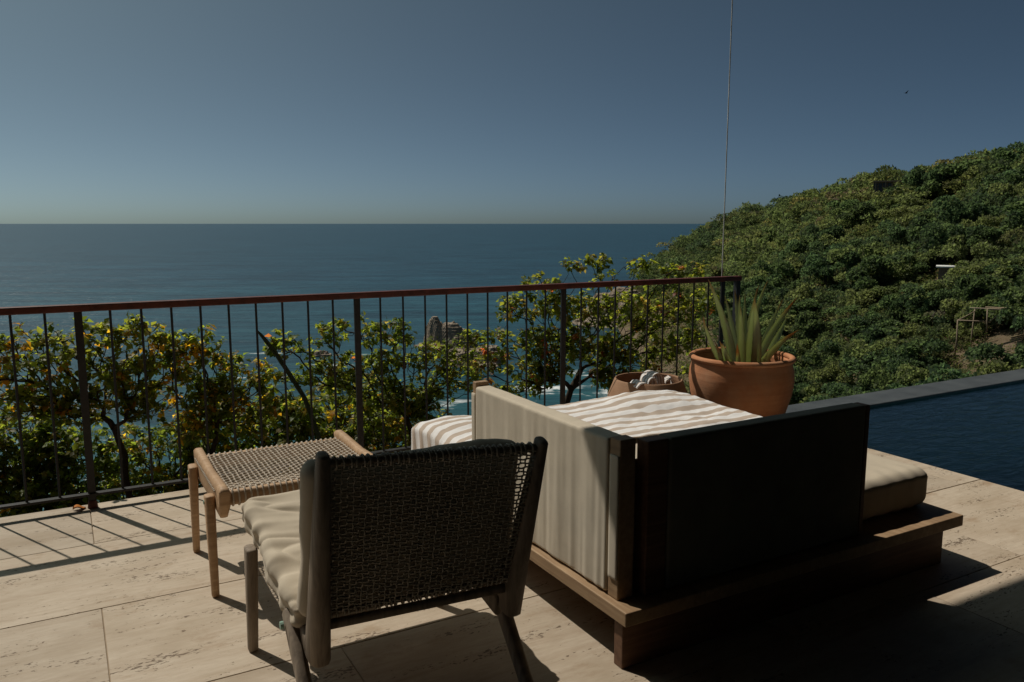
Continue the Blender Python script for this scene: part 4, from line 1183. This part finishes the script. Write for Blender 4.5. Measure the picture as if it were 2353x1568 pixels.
def build_aloe():
    t = NT('aloe_skin')
    a = t.n('Attribute'); a.attribute_name = 'tint'
    n = t.noise(t.world(), 14, 4)
    t.color(t.mix(t.ramp(n, [(.35, 0.0), (.7, .35)]), a.outputs['Color'], (0.32, 0.35, 0.21)))
    t.set(Roughness=.5); t.b.inputs['Specular IOR Level'].default_value = .35
    tr = t.n('BsdfTranslucent'); mx = t.n('MixShader'); t.l(t.mix(1.0, a.outputs['Color'], (1.3, 1.35, .8), 'MULTIPLY'), tr.inputs[0]); mx.inputs[0].default_value = .45
    t.l(t.b.outputs[0], mx.inputs[1]); t.l(tr.outputs[0], mx.inputs[2]); t.l(mx.outputs[0], t.out.inputs[0])
    root = empty('aloe_plant', (4.2, 4.13, .47)); tag(root, 'spiky green aloe with reddish tips growing in the terracotta pot', 'aloe')
    def Z5(x, y): return ((1700 + x * 350 / 1483) / 1.088, (690 + y * 350 / 1483) / 1.088)
    # base x,y px (crop), tip px, distance of tip, width (m), bend, dry
    L = [(560, 900, 300, 40, 4.12, .075, -.05, .2), (480, 900, 245, 440, 4.05, .045, .05, .35), (600, 880, 478, 225, 4.30, .060, -.03, .1), (640, 880, 580, 150, 4.38, .070, -.02, .25),
         (650, 900, 630, 205, 4.20, .065, 0, .1), (690, 900, 690, 200, 4.35, .060, 0, .1), (680, 860, 835, 95, 4.45, .065, .03, .3), (700, 860, 932, 48, 4.30, .070, .06, .15),
         (760, 915, 790, 235, 3.98, .105, 0, .2), (830, 915, 790, 245, 3.93, .085, -.03, .15), (820, 800, 1090, 248, 4.35, .065, .02, .25), (820, 780, 1242, 232, 4.22, .085, .06, .5),
         (880, 760, 1130, 440, 4.38, .085, -.03, .0), (880, 910, 1256, 575, 4.05, .075, .07, .6), (980, 900, 1140, 640, 4.25, .050, .03, .3), (620, 915, 605, 720, 3.95, .050, 0, .85),
         (410, 890, 372, 700, 4.0, .040, -.02, .8), (470, 895, 420, 690, 3.98, .045, -.02, .4), (590, 905, 450, 720, 3.93, .055, .02, .2), (850, 880, 930, 800, 4.0, .060, 0, -.2), (900, 870, 1060, 640, 4.35, .05, 0, .9),
         (650, 905, 640, 330, 4.02, .075, -.01, .1), (560, 880, 470, 420, 4.05, .06, -.03, .1)]
    for (bx, by, tx, ty, Yt, w, bend, dry) in L:
        T = at_y(*Z5(tx, ty), Yt)
        B = at_y(*Z5(bx, by + 40), 4.10 + (Yt - 4.13) * .35); B[2] = .45
        B[:2] = np.array([4.2, 4.13]) + (B[:2] - np.array([4.2, 4.13])) * .8
        m = 22; s = np.linspace(0, 1, m)
        mid = (B + T) / 2 + np.array([RT[0], RT[1], 0]) * (-bend) + np.array([0, 0, abs(bend) * .3])
        path = ((1 - s) ** 2)[:, None] * B + (2 * s * (1 - s))[:, None] * mid + (s ** 2)[:, None] * T
        Tn = np.gradient(path, axis=0); Tn /= np.linalg.norm(Tn, axis=1)[:, None]
        out = T[:2] - B[:2]; o3 = np.array([out[0], out[1], 0]) + np.array([-.3, -.5, 0]) * .1; 
        face = np.array([-_sy, -_cy, .15]) * .75 + o3 * .6      # channel faces up and in
        V, C = [], []
        for i in range(m):
            sd = np.cross(Tn[i], face); sd /= np.linalg.norm(sd); nn = np.cross(sd, Tn[i])
            ww = w * .50 * (1 - s[i] ** 1.5) ** .9 * (.82 + .3 * s[i]) + .0012
            th = w * .26 * (1 - s[i]) ** .8 + .001
            saw = 1 + (.06 if i % 2 else -.03)
            ring = [(-1 * saw, .30), (-.55, .02), (0, -.10), (.55, .02), (1 * saw, .30), (.6, -.62), (0, -1.0), (-.6, -.62)]
            for (q, h) in ring:
                V.append(path[i] + sd * q * ww - nn * h * th * -1)
                g = np.array([0.45, 0.48, 0.385]) * (.9 + .25 * s[i])
                tipc = np.array([0.40, 0.19, 0.08])
                f = np.clip((s[i] - (1 - .10 - dry * .42)) / .2, 0, 1) * (.9 if dry >= 0 else 0)
                c = g * (1 - f) + tipc * f
                if abs(q) > .9: c = c * .7 + np.array([0.24, 0.24, 0.12]) * .3 + .01
                C.append(c)
        F = np.array([(i * 8 + j, i * 8 + (j + 1) % 8, (i + 1) * 8 + (j + 1) % 8, (i + 1) * 8 + j) for i in range(m - 1) for j in range(8)])
        fastmesh('leaf', np.array(V), F, t.m, root, np.array(C), smooth=True, origin=B)
build_aloe()

# ---------------------------------------------------------------- small things
def build_small():
    M_DRY = mat_plain('dry_leaf', (0.42, 0.15, 0.03), .7, .2)
    def dry(x, y, a, L, label):
        n = 9; s = np.linspace(0, 1, n); V = []
        for t_ in s:
            w = L * .38 * math.sin(math.pi * min(1, t_ * .95 + .03)) ** .8
            for q in (-1, 0, 1):
                px, py = (t_ - .5) * L, q * w
                V.append((x + px * math.cos(a) - py * math.sin(a), y + px * math.sin(a) + py * math.cos(a), .004 + (.013 if q else .002) + .008 * math.sin(t_ * 5)))
        F = [(i * 3 + j, (i + 1) * 3 + j, (i + 1) * 3 + j + 1, i * 3 + j + 1) for i in range(n - 1) for j in range(2)]
        b = MB(); b.add(V, F); o = b.build('fallen_leaf', M_DRY, smooth=True, origin=(x, y, 0)); m = o.modifiers.new('thickness', 'SOLIDIFY'); m.thickness = .0012
        tag(o, label, 'leaf')
    dry(-.005, 4.675, .1, .06, 'dry orange fallen leaf at the foot of the left railing post')
    # bird
    M_BIRD = mat_plain('dark_plumage', (.02, .02, .022), .8)
    d = direction(2082, 214); d = d / np.linalg.norm(d); P = np.array([0, 0, CAM_H]) + d * 95
    b = MB(); a = RT * .9 + d * .3; a /= np.linalg.norm(a)
    body = [P - a * .18, P - a * .10, P, P + a * .12, P + a * .19]
    b.tube(body, [.012, .04, .055, .04, .008], 8, True)
    for sg, up in ((1, .16), (-1, .05)):
        w = np.cross(a, [0, 0, 1.0]) * sg
        b.add([P + a * .08, P - a * .06, P - a * .08 + w * .25 + np.array([0, 0, up]), P - a * .02 + w * .46 + np.array([0, 0, up * 1.3]), P + a * .05 + w * .24 + np.array([0, 0, up])], [(0, 1, 2, 4), (4, 2, 3)])
    tag(b.build('bird', M_BIRD, origin=P), 'tiny dark bird in the sky above the headland', 'bird')
build_small()
